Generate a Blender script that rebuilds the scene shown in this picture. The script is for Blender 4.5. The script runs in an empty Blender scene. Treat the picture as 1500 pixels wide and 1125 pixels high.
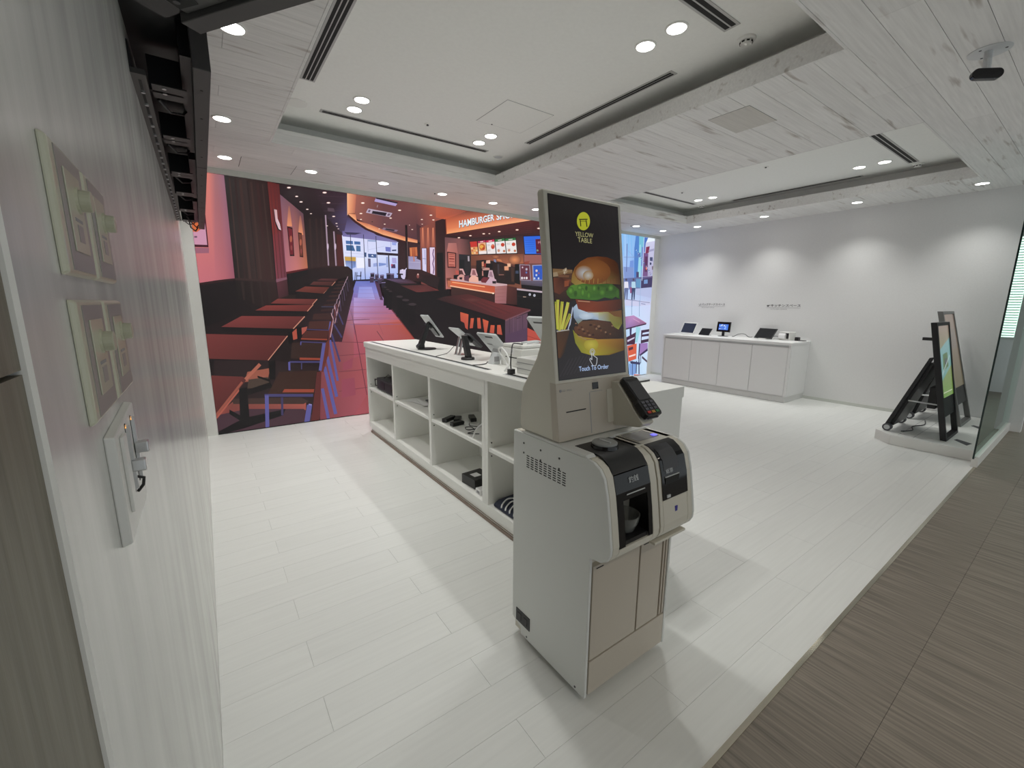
import bpy, bmesh, math, random
from mathutils import Matrix, Vector

# ------------------------------------------------------------------ camera, world, exposure
SC = bpy.context.scene
COL = SC.collection
CAM_Z = 1.45
F_PX = 623.93
R_CAM = ((0.81338696, -0.58169375, 0.00583434),      # right
         (0.10330158, 0.15430290, 0.98260847),       # up
         (0.57247746, 0.79863821, -0.18559784))      # forward
cam_d = bpy.data.cameras.new('camera')
cam = bpy.data.objects.new('camera', cam_d); COL.objects.link(cam)
cam_d.sensor_fit = 'HORIZONTAL'; cam_d.sensor_width = 36.0
cam_d.lens = F_PX / 1500.0 * 36.0
cam_d.clip_start = 0.01; cam_d.clip_end = 100
_r, _u, _f = (Vector(v) for v in R_CAM)
cam.matrix_world = Matrix(((_r.x, _u.x, -_f.x, 0), (_r.y, _u.y, -_f.y, 0), (_r.z, _u.z, -_f.z, CAM_Z), (0, 0, 0, 1)))
SC.camera = cam
W = bpy.data.worlds.new('world'); SC.world = W; W.use_nodes = True
W.node_tree.nodes['Background'].inputs['Color'].default_value = (0.90, 0.97, 1.0, 1)
W.node_tree.nodes['Background'].inputs['Strength'].default_value = 0.55
SC.view_settings.view_transform = 'Standard'; SC.view_settings.look = 'None'
SC.view_settings.gamma = 1.0; SC.view_settings.use_curve_mapping = False
SC.view_settings.exposure = 0.16
SPOT_W = 27.0                                        # watts of one recessed downlight
SC.cycles.diffuse_bounces = 8; SC.cycles.max_bounces = 14
random.seed(7)

# ------------------------------------------------------------------ pixel -> place (1500 x 1125 frame)
def ray(px, py):
    a, b = (px - 750.0) / F_PX, -(py - 562.5) / F_PX
    return Vector([_r[i] * a + _u[i] * b + _f[i] for i in range(3)])
def at_y(px, py, y):
    d = ray(px, py); d = d * (y / d.y); return Vector((d.x, d.y, d.z + CAM_Z))
def at_plane(px, py, p, n):
    d = ray(px, py); o = Vector((0, 0, CAM_Z)); return o + d * ((p - o).dot(n) / d.dot(n))

SAT = 1.0
def lin(c):
    if SAT != 1.0:
        l_ = .3 * c[0] + .59 * c[1] + .11 * c[2]; c = tuple(l_ + (v - l_) * SAT for v in c)
    return tuple(((v / 255) / 12.92 if v / 255 <= 0.04045 else ((v / 255 + 0.055) / 1.055) ** 2.4) for v in c)

# ------------------------------------------------------------------ mesh helpers
class MB:
    def __init__(s): s.v = []; s.f = []
    def add(s, vs, fs, M=None):
        n = len(s.v)
        s.v += [tuple(M @ Vector(v)) if M else tuple(v) for v in vs]
        s.f += [tuple(i + n for i in f) for f in fs]; return s
    def box(s, x0, x1, y0, y1, z0, z1, M=None):
        return s.add([(x0, y0, z0), (x1, y0, z0), (x1, y1, z0), (x0, y1, z0), (x0, y0, z1), (x1, y0, z1), (x1, y1, z1), (x0, y1, z1)],
                     [(3, 2, 1, 0), (4, 5, 6, 7), (0, 1, 5, 4), (1, 2, 6, 5), (2, 3, 7, 6), (3, 0, 4, 7)], M)
    def prism(s, poly, axis, a, b, M=None):
        # poly in the two remaining axes: axis x -> (y,z), y -> (x,z), z -> (x,y)
        def P(p, t): return {'x': (t, p[0], p[1]), 'y': (p[0], t, p[1]), 'z': (p[0], p[1], t)}[axis]
        n = len(poly)
        return s.add([P(p, a) for p in poly] + [P(p, b) for p in poly],
                     [tuple(range(n))[::-1], tuple(range(n, 2 * n))] + [(i, (i + 1) % n, n + (i + 1) % n, n + i) for i in range(n)], M)
    def cyl(s, p0, p1, r0, r1=None, n=16, M=None):
        r1 = r0 if r1 is None else r1
        p0, p1 = Vector(p0), Vector(p1); d = (p1 - p0).normalized()
        a = d.orthogonal().normalized(); b = d.cross(a)
        c = [(math.cos(2 * math.pi * i / n), math.sin(2 * math.pi * i / n)) for i in range(n)]
        return s.add([p0 + (a * x + b * y) * r0 for x, y in c] + [p1 + (a * x + b * y) * r1 for x, y in c],
                     [tuple(range(n))[::-1], tuple(range(n, 2 * n))] + [(i, (i + 1) % n, n + (i + 1) % n, n + i) for i in range(n)], M)
    def tube(s, pts, r, n=7, M=None):
        pts = [Vector(p) for p in pts]; rings = []
        for i, p in enumerate(pts):
            d = (pts[min(i + 1, len(pts) - 1)] - pts[max(i - 1, 0)]).normalized()
            a = d.cross(Vector((0.13, 0.21, 1))).normalized(); b = d.cross(a)
            rings.append([p + (a * math.cos(2 * math.pi * k / n) + b * math.sin(2 * math.pi * k / n)) * r for k in range(n)])
        fs = [(j * n + k, j * n + (k + 1) % n, (j + 1) * n + (k + 1) % n, (j + 1) * n + k) for j in range(len(pts) - 1) for k in range(n)]
        m = (len(pts) - 1) * n
        return s.add([v for q in rings for v in q], fs + [tuple(range(n))[::-1], tuple(range(m, m + n))], M)
    def lathe(s, prof, c=(0, 0, 0), n=28, M=None):
        vs = [(c[0] + r * math.cos(2 * math.pi * k / n), c[1] + r * math.sin(2 * math.pi * k / n), c[2] + z) for r, z in prof for k in range(n)]
        fs = [(j * n + k, j * n + (k + 1) % n, (j + 1) * n + (k + 1) % n, (j + 1) * n + k) for j in range(len(prof) - 1) for k in range(n)]
        m = (len(prof) - 1) * n
        return s.add(vs, fs + [tuple(range(n))[::-1], tuple(range(m, m + n))], M)
    def build(s, name, mat, parent=None, bevel=0, smooth=False, label=None):
        me = bpy.data.meshes.new(name); me.from_pydata(s.v, [], s.f)
        bm = bmesh.new(); bm.from_mesh(me); bmesh.ops.recalc_face_normals(bm, faces=bm.faces); bm.to_mesh(me); bm.free()
        me.materials.append(mat)
        o = bpy.data.objects.new(name, me); COL.objects.link(o)
        if parent is not None: attach(o, parent)
        if smooth:
            me.shade_smooth()
            me.set_sharp_from_angle(angle=math.radians(38))
        if bevel:
            b = o.modifiers.new('bevel', 'BEVEL'); b.width = bevel; b.segments = 2; b.limit_method = 'ANGLE'; b.angle_limit = math.radians(40)
        if label: o['label'] = label
        return o

BASE = {}
def attach(o, parent):
    o.parent = parent
    if parent.name in BASE: o.matrix_parent_inverse = Matrix.Translation(-BASE[parent.name])
def tag(o, label, cat, group=None):
    o['label'] = label; o['category'] = cat
    if group: o['group'] = group
    return o
def thing(name, label, cat, loc=(0, 0, 0), rotz=0.0, group=None, local=False):
    # local=False: the parts are modelled in room coordinates; local=True: around the thing's base
    o = bpy.data.objects.new(name, None); COL.objects.link(o)
    o.empty_display_size = 0.05; o.location = loc; o.rotation_euler = (0, 0, rotz)
    if not local: BASE[o.name] = Vector(loc)
    return tag(o, label, cat, group)
def struct(o): o['kind'] = 'structure'; return o
def B(x0, x1, y0, y1, z0, z1): return MB().box(x0, x1, y0, y1, z0, z1)
def arc(cx, cy, r, a0, a1, n=6):
    return [(cx + r * math.cos(math.radians(a0 + (a1 - a0) * i / n)), cy + r * math.sin(math.radians(a0 + (a1 - a0) * i / n))) for i in range(n + 1)]
def rrect(x0, x1, y0, y1, r, n=5):
    return arc(x1 - r, y1 - r, r, 0, 90, n) + arc(x0 + r, y1 - r, r, 90, 180, n) + arc(x0 + r, y0 + r, r, 180, 270, n) + arc(x1 - r, y0 + r, r, 270, 360, n)
def text_geo(body, bold=0.0):
    c = bpy.data.curves.new('lettering', 'FONT'); c.body = body; c.offset = bold; c.resolution_u = 3
    o = bpy.data.objects.new('lettering', c); COL.objects.link(o)
    m = o.to_mesh(); m.calc_loop_triangles()
    vs = [v.co.copy() for v in m.vertices]; fs = [tuple(t.vertices) for t in m.loop_triangles]
    o.to_mesh_clear(); bpy.data.objects.remove(o); bpy.data.curves.remove(c)
    x0 = min(v.x for v in vs); x1 = max(v.x for v in vs); y0 = min(v.y for v in vs); y1 = max(v.y for v in vs)
    return [((v.x - x0) / (x1 - x0), (v.y - y0) / (y1 - y0)) for v in vs], fs
def text_on(body, origin, ux, uy, bold=0.0):
    # lettering filling the parallelogram origin, ux (along the line), uy (up)
    uv, fs = text_geo(body, bold); o, ux, uy = Vector(origin), Vector(ux), Vector(uy)
    return MB().add([o + ux * a + uy * b for a, b in uv], fs)
_cubes = {}
def piece(name, mat, parent, x0, x1, y0, y1, z0, z1):
    # one plank / tile: a shared unit cube, scaled
    if mat.name not in _cubes:
        me = bpy.data.meshes.new('plank'); b = B(-.5, .5, -.5, .5, -.5, .5); me.from_pydata(b.v, [], b.f); me.materials.append(mat); _cubes[mat.name] = me
    o = bpy.data.objects.new(name, _cubes[mat.name]); COL.objects.link(o)
    o.location = ((x0 + x1) / 2, (y0 + y1) / 2, (z0 + z1) / 2); o.scale = (x1 - x0, y1 - y0, z1 - z0)
    attach(o, parent); return o

# ------------------------------------------------------------------ materials
def mat(name, col, rough=0.5, metal=0.0, spec=0.5, emit=None, strength=1.0, alpha=1.0, trans=0.0, noise=0.0, nscale=(30, 30, 30), bump=0.0, rand=0.0, coat=0.0):
    m = bpy.data.materials.new(name); m.use_nodes = True
    nt = m.node_tree; p = nt.nodes['Principled BSDF']; L = nt.links.new
    p.inputs['Base Color'].default_value = (*col, 1); p.inputs['Roughness'].default_value = rough
    p.inputs['Metallic'].default_value = metal; p.inputs['Specular IOR Level'].default_value = spec
    p.inputs['Alpha'].default_value = alpha; p.inputs['Transmission Weight'].default_value = trans
    p.inputs['Coat Weight'].default_value = coat
    if emit: p.inputs['Emission Color'].default_value = (*emit, 1); p.inputs['Emission Strength'].default_value = strength
    if noise or bump:
        g = nt.nodes.new('ShaderNodeNewGeometry'); mp = nt.nodes.new('ShaderNodeMapping'); mp.inputs['Scale'].default_value = nscale
        tx = nt.nodes.new('ShaderNodeTexNoise'); tx.inputs['Scale'].default_value = 1.0; tx.inputs['Detail'].default_value = 6
        L(g.outputs['Position'], mp.inputs['Vector']); L(mp.outputs['Vector'], tx.inputs['Vector'])
        if noise:
            r = nt.nodes.new('ShaderNodeMapRange'); r.inputs['From Min'].default_value = 0.3; r.inputs['From Max'].default_value = 0.7
            r.inputs['To Min'].default_value = 1 - noise; r.inputs['To Max'].default_value = 1.0
            mx = nt.nodes.new('ShaderNodeMix'); mx.data_type = 'RGBA'; mx.blend_type = 'MULTIPLY'; mx.inputs['Factor'].default_value = 1
            mx.inputs['A'].default_value = (*col, 1)
            L(tx.outputs['Fac'], r.inputs['Value']); last = r.outputs['Result']
            if rand:
                oi = nt.nodes.new('ShaderNodeObjectInfo'); rr = nt.nodes.new('ShaderNodeMapRange')
                rr.inputs['To Min'].default_value = 1 - rand; rr.inputs['To Max'].default_value = 1
                ml = nt.nodes.new('ShaderNodeMath'); ml.operation = 'MULTIPLY'
                L(oi.outputs['Random'], rr.inputs['Value']); L(rr.outputs['Result'], ml.inputs[0]); L(last, ml.inputs[1]); last = ml.outputs[0]
            L(last, mx.inputs['B']); L(mx.outputs['Result'], p.inputs['Base Color'])
        if bump:
            bp = nt.nodes.new('ShaderNodeBump'); bp.inputs['Strength'].default_value = bump; bp.inputs['Distance'].default_value = 0.004
            L(tx.outputs['Fac'], bp.inputs['Height']); L(bp.outputs['Normal'], p.inputs['Normal'])
    return m

def plank_mat(name, col, stain, rough, grain, lo, hi, rand):
    # whitewashed boards: fine grain along X plus a few smoky stains of their own
    m = mat(name, col, rough, noise=grain, nscale=(3.0, 70, 70), rand=rand)
    nt = m.node_tree; L = nt.links.new; p = nt.nodes['Principled BSDF']
    src = p.inputs['Base Color'].links[0].from_socket
    g = nt.nodes.new('ShaderNodeNewGeometry'); mp = nt.nodes.new('ShaderNodeMapping'); mp.inputs['Scale'].default_value = (2.0, 17, 17)
    tx = nt.nodes.new('ShaderNodeTexNoise'); tx.inputs['Scale'].default_value = 1; tx.inputs['Detail'].default_value = 3
    r = nt.nodes.new('ShaderNodeMapRange'); r.inputs['From Min'].default_value = lo; r.inputs['From Max'].default_value = hi; r.inputs['To Max'].default_value = 0.75
    mx = nt.nodes.new('ShaderNodeMix'); mx.data_type = 'RGBA'; mx.inputs['B'].default_value = (*stain, 1)
    L(g.outputs['Position'], mp.inputs['Vector']); L(mp.outputs['Vector'], tx.inputs['Vector']); L(tx.outputs['Fac'], r.inputs['Value'])
    L(r.outputs['Result'], mx.inputs['Factor']); L(src, mx.inputs['A']); L(mx.outputs['Result'], p.inputs['Base Color'])
    return m

M = {}
M['floor'] = mat('white_floorboard', (.80, .81, .79), .38, noise=.05, nscale=(2.5, 60, 60), rand=.03)
M['floor_gap'] = mat('floor_joint', (.62, .62, .59), .8)
M['ceil'] = plank_mat('whitewashed_board', (.87, .865, .85), (.33, .28, .24), .6, .12, .615, .75, .06)
M['ceil_gap'] = mat('ceiling_joint', (.25, .25, .24), .9)
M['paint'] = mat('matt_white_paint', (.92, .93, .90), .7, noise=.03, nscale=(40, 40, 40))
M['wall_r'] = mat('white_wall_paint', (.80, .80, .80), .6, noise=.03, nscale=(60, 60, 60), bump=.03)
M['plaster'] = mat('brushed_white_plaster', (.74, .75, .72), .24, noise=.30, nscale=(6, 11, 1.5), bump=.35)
M['trim'] = mat('pale_grey_trim', (.62, .64, .60), .5)
M['white'] = mat('white_laminate', (.84, .84, .81), .35)
M['cabwhite'] = mat('white_cabinet_paint', (.80, .80, .80), .4)
M['tan'] = mat('brown_edge_strip', (.30, .23, .19), .6)
M['carpet'] = mat('brown_streaked_vinyl', (.29, .25, .205), .55, noise=.5, nscale=(90, 3.0, 90), bump=.15, rand=.06)
M['oak'] = mat('olive_grey_oak', (.23, .21, .16), .5, noise=.35, nscale=(60, 90, 6), bump=.2)
M['steel'] = mat('polished_metal_strip', (.62, .58, .48), .12, metal=1)
M['alu'] = mat('brushed_aluminium', (.70, .71, .72), .32, metal=1)
M['silver'] = mat('silver_plastic', (.60, .62, .63), .4)
M['black'] = mat('black_plastic', (.012, .012, .013), .38)
M['blackmetal'] = mat('black_powdercoat', (.016, .016, .018), .45)
M['gloss'] = mat('black_gloss', (.006, .006, .007), .08)
M['charcoal'] = mat('charcoal_plastic', (.05, .05, .055), .5)
M['rubber'] = mat('grey_rubber', (.09, .09, .10), .6)
M['whiteplastic'] = mat('white_plastic', (.76, .76, .73), .35)
M['cream'] = mat('cream_switch_plastic', (.60, .60, .47), .28, coat=.3)
M['insert'] = mat('grey_switch_insert', (.33, .32, .30), .35)
M['knob'] = mat('cream_knob_plastic', (.52, .52, .40), .3)
M['kioskgrey'] = mat('light_grey_steel_paint', (.72, .73, .71), .42)
M['kioskbeige'] = mat('warm_white_plastic', (.66, .63, .545), .4)
M['kioskpanel'] = mat('warm_beige_panel', (.54, .485, .41), .42)
M['lamp'] = mat('lamp_glow', (1, 1, 1), .5, emit=(1.0, .99, .95), strength=9)
M['lampring'] = mat('lamp_ring', (.85, .85, .82), .4)
M['slot'] = mat('dark_slot', (.02, .02, .02), .8)
M['stain'] = mat('access_panel_board', (.64, .62, .58), .6, noise=.12, nscale=(3, 60, 60))
M['ink'] = mat('black_lettering', (.03, .03, .035), .6)
M['greyink'] = mat('grey_lettering', (.32, .32, .33), .6)
M['glass'] = bpy.data.materials.new('clear_glass'); M['glass'].use_nodes = True
_nt = M['glass'].node_tree; _nt.nodes.remove(_nt.nodes['Principled BSDF']); _o = _nt.nodes['Material Output']
_t = _nt.nodes.new('ShaderNodeBsdfTransparent'); _t.inputs['Color'].default_value = (.93, .975, .96, 1)
_g = _nt.nodes.new('ShaderNodeBsdfGlossy'); _g.inputs['Roughness'].default_value = 0.0; _g.inputs['Color'].default_value = (.92, 1, .97, 1)
_fr = _nt.nodes.new('ShaderNodeFresnel'); _fr.inputs['IOR'].default_value = 1.5; _mx = _nt.nodes.new('ShaderNodeMixShader')
_nt.links.new(_fr.outputs['Fac'], _mx.inputs['Fac']); _nt.links.new(_t.outputs['BSDF'], _mx.inputs[1]); _nt.links.new(_g.outputs['BSDF'], _mx.inputs[2]); _nt.links.new(_mx.outputs['Shader'], _o.inputs['Surface'])
M['glass_edge'] = mat('dark_glass_edge', (.015, .03, .028), .15)
M['bowl'] = mat('smoked_clear_bowl', (.25, .26, .25), .12, alpha=.55)
M['tinted'] = mat('smoked_cover', (.22, .22, .24), .1, alpha=.45)
M['bluelight'] = mat('blue_indicator_light', (.2, .2, .6), .4, emit=lin((105, 100, 225)), strength=1.2)
M['bluemark'] = mat('blue_sticker', lin((60, 55, 150)), .5)
M['redkey'] = mat('red_key', lin((190, 50, 45)), .5)
M['yellowkey'] = mat('yellow_key', lin((190, 140, 60)), .5)
M['greenkey'] = mat('green_key', lin((50, 120, 70)), .5)
M['key'] = mat('grey_key', (.10, .10, .12), .5)
M['daylight'] = mat('window_daylight', (.8, .9, .85), .5, emit=(.80, 1.0, .90), strength=1.6)
M['slat'] = mat('blind_slat', (.72, .80, .76), .6)
M['paper'] = mat('white_paper', (.80, .80, .80), .6)
M['cable_w'] = mat('white_cable', (.75, .75, .74), .45)
M['navy'] = mat('dark_navy_screen', lin((30, 34, 52)), .15)
M['deadscreen'] = mat('unlit_dark_screen', (.010, .010, .012), .5, spec=.15)
def vcol_mat(name, strength, rough=.35, spec=.3):
    m = bpy.data.materials.new(name); m.use_nodes = True; nt = m.node_tree; p = nt.nodes['Principled BSDF']
    a = nt.nodes.new('ShaderNodeVertexColor'); a.layer_name = 'picture'
    p.inputs['Base Color'].default_value = (.01, .01, .01, 1); p.inputs['Roughness'].default_value = rough; p.inputs['Specular IOR Level'].default_value = spec
    nt.links.new(a.outputs['Color'], p.inputs['Emission Color']); p.inputs['Emission Strength'].default_value = strength
    return m
M['led'] = vcol_mat('video_wall_image', .88)
M['lcd'] = vcol_mat('lit_screen_image', .74, .15)
M['lcd_dim'] = vcol_mat('dim_screen_image', .48, .15)

class Picture:
    # the flat image shown by a screen: coloured patches given by photograph pixels, laid on the screen's own plane, clipped to its rectangle
    def __init__(s, p0, n, ux, uz, w, h, step=0.00004):
        s.p, s.n, s.ux, s.uz, s.w, s.h, s.step = Vector(p0), Vector(n).normalized(), Vector(ux).normalized(), Vector(uz).normalized(), w, h, step
        s.k = 0; s.v = []; s.f = []; s.c = []
    def uv(s, px, py):
        q = at_plane(px, py, s.p, s.n) - s.p; return (q.dot(s.ux), q.dot(s.uz))
    def poly_uv(s, pts, cols):
        P = [(u, v, *c) for (u, v), c in zip(pts, cols)]
        for ax, lim, sg in ((0, 0.0, 1), (0, s.w, -1), (1, 0.0, 1), (1, s.h, -1)):
            out = []
            for i in range(len(P)):
                a, b = P[i], P[(i + 1) % len(P)]; da, db = (a[ax] - lim) * sg, (b[ax] - lim) * sg
                if da >= 0: out.append(a)
                if (da >= 0) != (db >= 0):
                    t = da / (da - db); out.append(tuple(x + (y - x) * t for x, y in zip(a, b)))
            P = out
            if len(P) < 3: return
        n = len(s.v)
        for q in P:
            s.v.append(s.p + s.ux * q[0] + s.uz * q[1] + s.n * (s.k * s.step)); s.c.append(q[2:5])
        s.f.append(tuple(range(n, n + len(P))))
    def g(s, crop, pts, cols):
        s.k += 1
        x0, y0, sc = crop
        if isinstance(cols, tuple): cols = [cols] * len(pts)
        s.poly_uv([s.uv(x0 + a / sc, y0 + b / sc) for a, b in pts], [lin(c) for c in cols])
    def line(s, crop, a, b, w, col):
        dx, dy = b[0] - a[0], b[1] - a[1]; l = math.hypot(dx, dy); nx, ny = -dy / l * w / 2, dx / l * w / 2
        s.g(crop, [(a[0] + nx, a[1] + ny), (b[0] + nx, b[1] + ny), (b[0] - nx, b[1] - ny), (a[0] - nx, a[1] - ny)], col)
    def path(s, crop, pts, w, col):
        for a, b in zip(pts, pts[1:]): s.line(crop, a, b, w, col)
    def dot(s, crop, c, rx, ry, col, n=12, inner=None):
        pts = [(c[0] + rx * math.cos(2 * math.pi * i / n), c[1] + ry * math.sin(2 * math.pi * i / n)) for i in range(n)]
        if inner is None: s.g(crop, pts, col); return
        s.k += 1; x0, y0, sc = crop; ci, co = lin(inner), lin(col)
        for i in range(n):
            t = [c, pts[i], pts[(i + 1) % n]]
            s.poly_uv([s.uv(x0 + a / sc, y0 + b / sc) for a, b in t], [ci, co, co])
    def text(s, crop, body, bl, br, tr, tl, col, bold=0.0):
        uv, fs = text_geo(body, bold); s.k += 1; x0, y0, sc = crop; c = lin(col)
        def q(a, b):
            x = (bl[0] * (1 - a) + br[0] * a) * (1 - b) + (tl[0] * (1 - a) + tr[0] * a) * b
            y = (bl[1] * (1 - a) + br[1] * a) * (1 - b) + (tl[1] * (1 - a) + tr[1] * a) * b
            return s.uv(x0 + x / sc, y0 + y / sc)
        P = [q(*w) for w in uv]
        for f in fs: s.poly_uv([P[i] for i in f], [c] * 3)
    def build(s, name, mt, parent=None, label=None):
        me = bpy.data.meshes.new(name); me.from_pydata([tuple(v) for v in s.v], [], s.f)
        at = me.color_attributes.new('picture', 'FLOAT_COLOR', 'POINT')
        for i, c in enumerate(s.c): at.data[i].color = (*c, 1)
        me.materials.append(mt); o = bpy.data.objects.new(name, me); COL.objects.link(o)
        if parent is not None: attach(o, parent)
        if label: o['label'] = label
        return o

# ================================================================== THE SETTING
XL, XR, YB, ZC, ZR = -0.097, 7.63, 5.58, 2.79, 3.03
YS = 0.53                                            # metal strip between showroom and corridor
TR = [(0.607, 2.933, 1.04, 4.43), (4.49, 6.80, 1.04, 4.46)]   # the two ceiling trays

# ---- showroom floor: white boards laid along X
fl = struct(B(XL - .1, XR + .1, YS, YB + .1, -.06, -.004).build('floor', M['floor_gap']))
fl['label'] = 'white floorboards of the showroom'
PW, PL = 0.1625, 1.08
k = 0; y = 1.016 - 3 * PW
while y < YB:
    ya, yb = max(y, YS + .012), min(y + PW, YB)
    if yb - ya > .01:
        x = (0.217 if k % 2 else 0.755) - 2 * PL
        while x < XR:
            xa, xb = max(x, XL), min(x + PL, XR)
            if xb - xa > .01: piece('plank', M['floor'], fl, xa + .0005, xb - .0005, ya + .0004, yb - .0004, -.012, 0)
            x += PL
    y += PW; k += 1

# ---- corridor floor: brown streaked vinyl tiles
fc = struct(B(-3.0, 11.0, -2.4, YS, -.06, -.004).build('floor_corridor', mat('vinyl_joint', (.12, .105, .095), .8)))
fc['label'] = 'brown streaked corridor flooring'
yy = [0.259 + .5 * i for i in range(-6, 2)]
for j, y in enumerate(yy):
    y1 = min(y + .5, YS - .005); x = -3.0 + (.23 if j % 2 else 0)
    if y1 - y < .02 or y < -2.4: continue
    while x < 11:
        x1 = min(x + 1.0, 11.0); piece('tile', M['carpet'], fc, x + .0005, x1 - .0005, y + .0005, y1 - .0005, -.012, 0); x += 1.0
struct(B(XL, 5.62, YS - .006, YS + .012, -.01, .003).build('trim_1', M['steel']))['label'] = 'polished metal strip along the floor edge'

# ---- ceiling: lowered whitewashed boards around two raised white trays
cb = MB()
cb.box(-3, 11.2, -2.5, 1.04, ZC + .008, ZC + .04); cb.box(XL - .1, XR + .1, 4.46, YB + .1, ZC + .008, ZC + .04)
cb.box(XL - .1, TR[0][0], 1.04, 4.46, ZC + .008, ZC + .04); cb.box(TR[0][1], TR[1][0], 1.04, 4.46, ZC + .008, ZC + .04)
cb.box(TR[1][1], XR + .1, 1.04, 4.46, ZC + .008, ZC + .04); cb.box(TR[0][0], TR[0][1], 4.43, 4.46, ZC + .008, ZC + .04)
ce = struct(cb.build('ceiling', M['ceil_gap'])); ce['label'] = 'whitewashed board ceiling around two raised trays'
CW = 0.1645
cuts = sorted(set([1.04 + CW * i for i in range(-10, 30)] + [4.43, 4.46]))
row = 0
for a, b in zip(cuts, cuts[1:]):
    if a >= YB - .005: break
    b = min(b, YB); mid = (a + b) / 2
    idx = int(math.floor((mid - 1.04) / CW)); off = [3.717, 2.749, 3.20, 4.1][idx % 4] if idx >= 0 else [3.717, 2.749][(-idx + 1) % 2]
    x_lo, x_hi = (XL, XR) if mid > YS else (-1.6, 9.4)
    spans = [(x_lo, x_hi)]
    for t in TR:
        if t[2] < mid < t[3]:
            ns = []
            for s0, s1 in spans:
                if s0 < t[0]: ns.append((s0, min(s1, t[0])))
                if s1 > t[1]: ns.append((max(s0, t[1]), s1))
            spans = ns
    for s0, s1 in spans:
        x = off - 1.936 * 4
        while x < s1:
            xa, xb = max(x, s0), min(x + 1.936, s1)
            if xb - xa > .012 and b - a > .004: piece('plank', M['ceil'], ce, xa + .0008, xb - .0008, a + .0012, b - .0012, ZC, ZC + .010)
            x += 1.936
# raised trays: board fascia, dark cove pocket and flat white panel above
for i, (x0, x1, y0, y1) in enumerate(TR):
    t = struct(B(x0 - .22, x1 + .22, y0 - .22, y1 + .22, ZR, ZR + .05).build('ceiling_tray', M['paint']))
    t['label'] = 'flat white raised ceiling panel ' + ('over the long counter' if i == 0 else 'towards the right wall')
    for nm, bx in (('fascia_board', (x0, x0 + .015, y0, y1, ZC - .001, ZC + .12)), ('fascia_board', (x1 - .015, x1, y0, y1, ZC - .001, ZC + .12)),
                   ('fascia_board', (x0 + .015, x1 - .015, y0, y0 + .015, ZC - .001, ZC + .12)), ('fascia_board', (x0 + .015, x1 - .015, y1 - .015, y1, ZC - .001, ZC + .12))):
        B(*bx).build(nm, M['ceil'], t)
    pk = MB(); o = .20
    pk.box(x0 - o - .02, x0 - o, y0 - o, y1 + o, ZC + .042, ZR); pk.box(x1 + o, x1 + o + .02, y0 - o, y1 + o, ZC + .042, ZR)
    pk.box(x0 - o, x1 + o, y0 - o - .02, y0 - o, ZC + .042, ZR); pk.box(x0 - o, x1 + o, y1 + o, y1 + o + .02, ZC + .042, ZR)
    pk.build('cove_wall', M['paint'], t)

# ---- walls
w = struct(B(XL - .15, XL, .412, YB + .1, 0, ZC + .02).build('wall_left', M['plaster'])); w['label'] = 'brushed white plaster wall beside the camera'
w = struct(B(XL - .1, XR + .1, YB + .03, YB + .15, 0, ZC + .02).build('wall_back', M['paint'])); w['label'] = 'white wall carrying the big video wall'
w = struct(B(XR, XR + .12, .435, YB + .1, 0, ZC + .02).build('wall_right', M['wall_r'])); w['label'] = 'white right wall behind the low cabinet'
struct(B(XR - .008, XR, .56, YB, 0, .045).build('baseboard_right', M['trim']))
struct(B(XL, XR, YB - .03, YB + .03, 2.738, ZC).build('trim_2', M['trim']))['label'] = 'pale trim above the video wall'
struct(B(XL, -.002, YB - .015, YB + .03, 0, 2.738).build('trim_3', M['white']))['label'] = 'white upright strip left of the video wall'
struct(B(7.458, XR, YB - .015, YB + .03, 0, 2.738).build('trim_4', M['white']))['label'] = 'white upright strip right of the video wall'
# corridor side of the left wall: white edge trim and oak veneer panels
struct(MB().prism([(XL - .15, .400), (XL + .0015, .400), (XL + .0035, .404), (XL + .001, .412), (XL - .15, .412)], 'z', 0, ZC).build('trim_5', M['white']))['label'] = 'white corner trim beside the oak panels'
ok = struct(B(XL - .15, XL - .012, -2.4, .400, 0, ZC).build('wall_corridor_left', M['slot'])); ok['label'] = 'olive-grey oak panelling at the left edge'
for z0, z1 in ((0, 1.4035), (1.4065, ZC)):
    for y0, y1 in ((-2.4, -1.2), (-1.197, -.4), (-.397, .3995)): B(XL - .012, XL - .001, y0, y1, z0, z1).build('panel', M['oak'], ok)
w = struct(MB().box(11, 11.1, -2.4, -.95, 0, ZC).box(11, 11.1, .17, 1.4, 0, ZC).box(11, 11.1, -.95, .17, 0, .92).box(11, 11.1, -.95, .17, 2.6, ZC).build('wall_corridor_end', M['wall_r']))
# far corridor window with blinds (seen as a reflection in the glass panel)
wn = struct(MB().box(10.98, 11.02, -.97, -.93, .9, 2.62).box(10.98, 11.02, .15, .19, .9, 2.62).box(10.98, 11.02, -.93, .15, .9, .94).box(10.98, 11.02, -.93, .15, 2.58, 2.62).build('window_1', M['trim']))
wn['label'] = 'corridor window with pale blinds mirrored in the glass'
B(11.08, 11.09, -.93, .15, .94, 2.58).build('pane', M['daylight'], wn)
for i in range(38):
    z = .96 + i * .0425
    MB().add([(11.035, -.92, z), (11.06, -.92, z + .018), (11.06, -.11 + .25, z + .018), (11.035, -.11 + .25, z), (11.037, -.92, z - .002), (11.062, -.92, z + .016), (11.062, -.11 + .25, z + .016), (11.037, -.11 + .25, z - .002)],
             [(0, 1, 2, 3), (7, 6, 5, 4), (0, 4, 5, 1), (1, 5, 6, 2), (2, 6, 7, 3), (3, 7, 4, 0)]).build('slat', M['slat'], wn)

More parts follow.
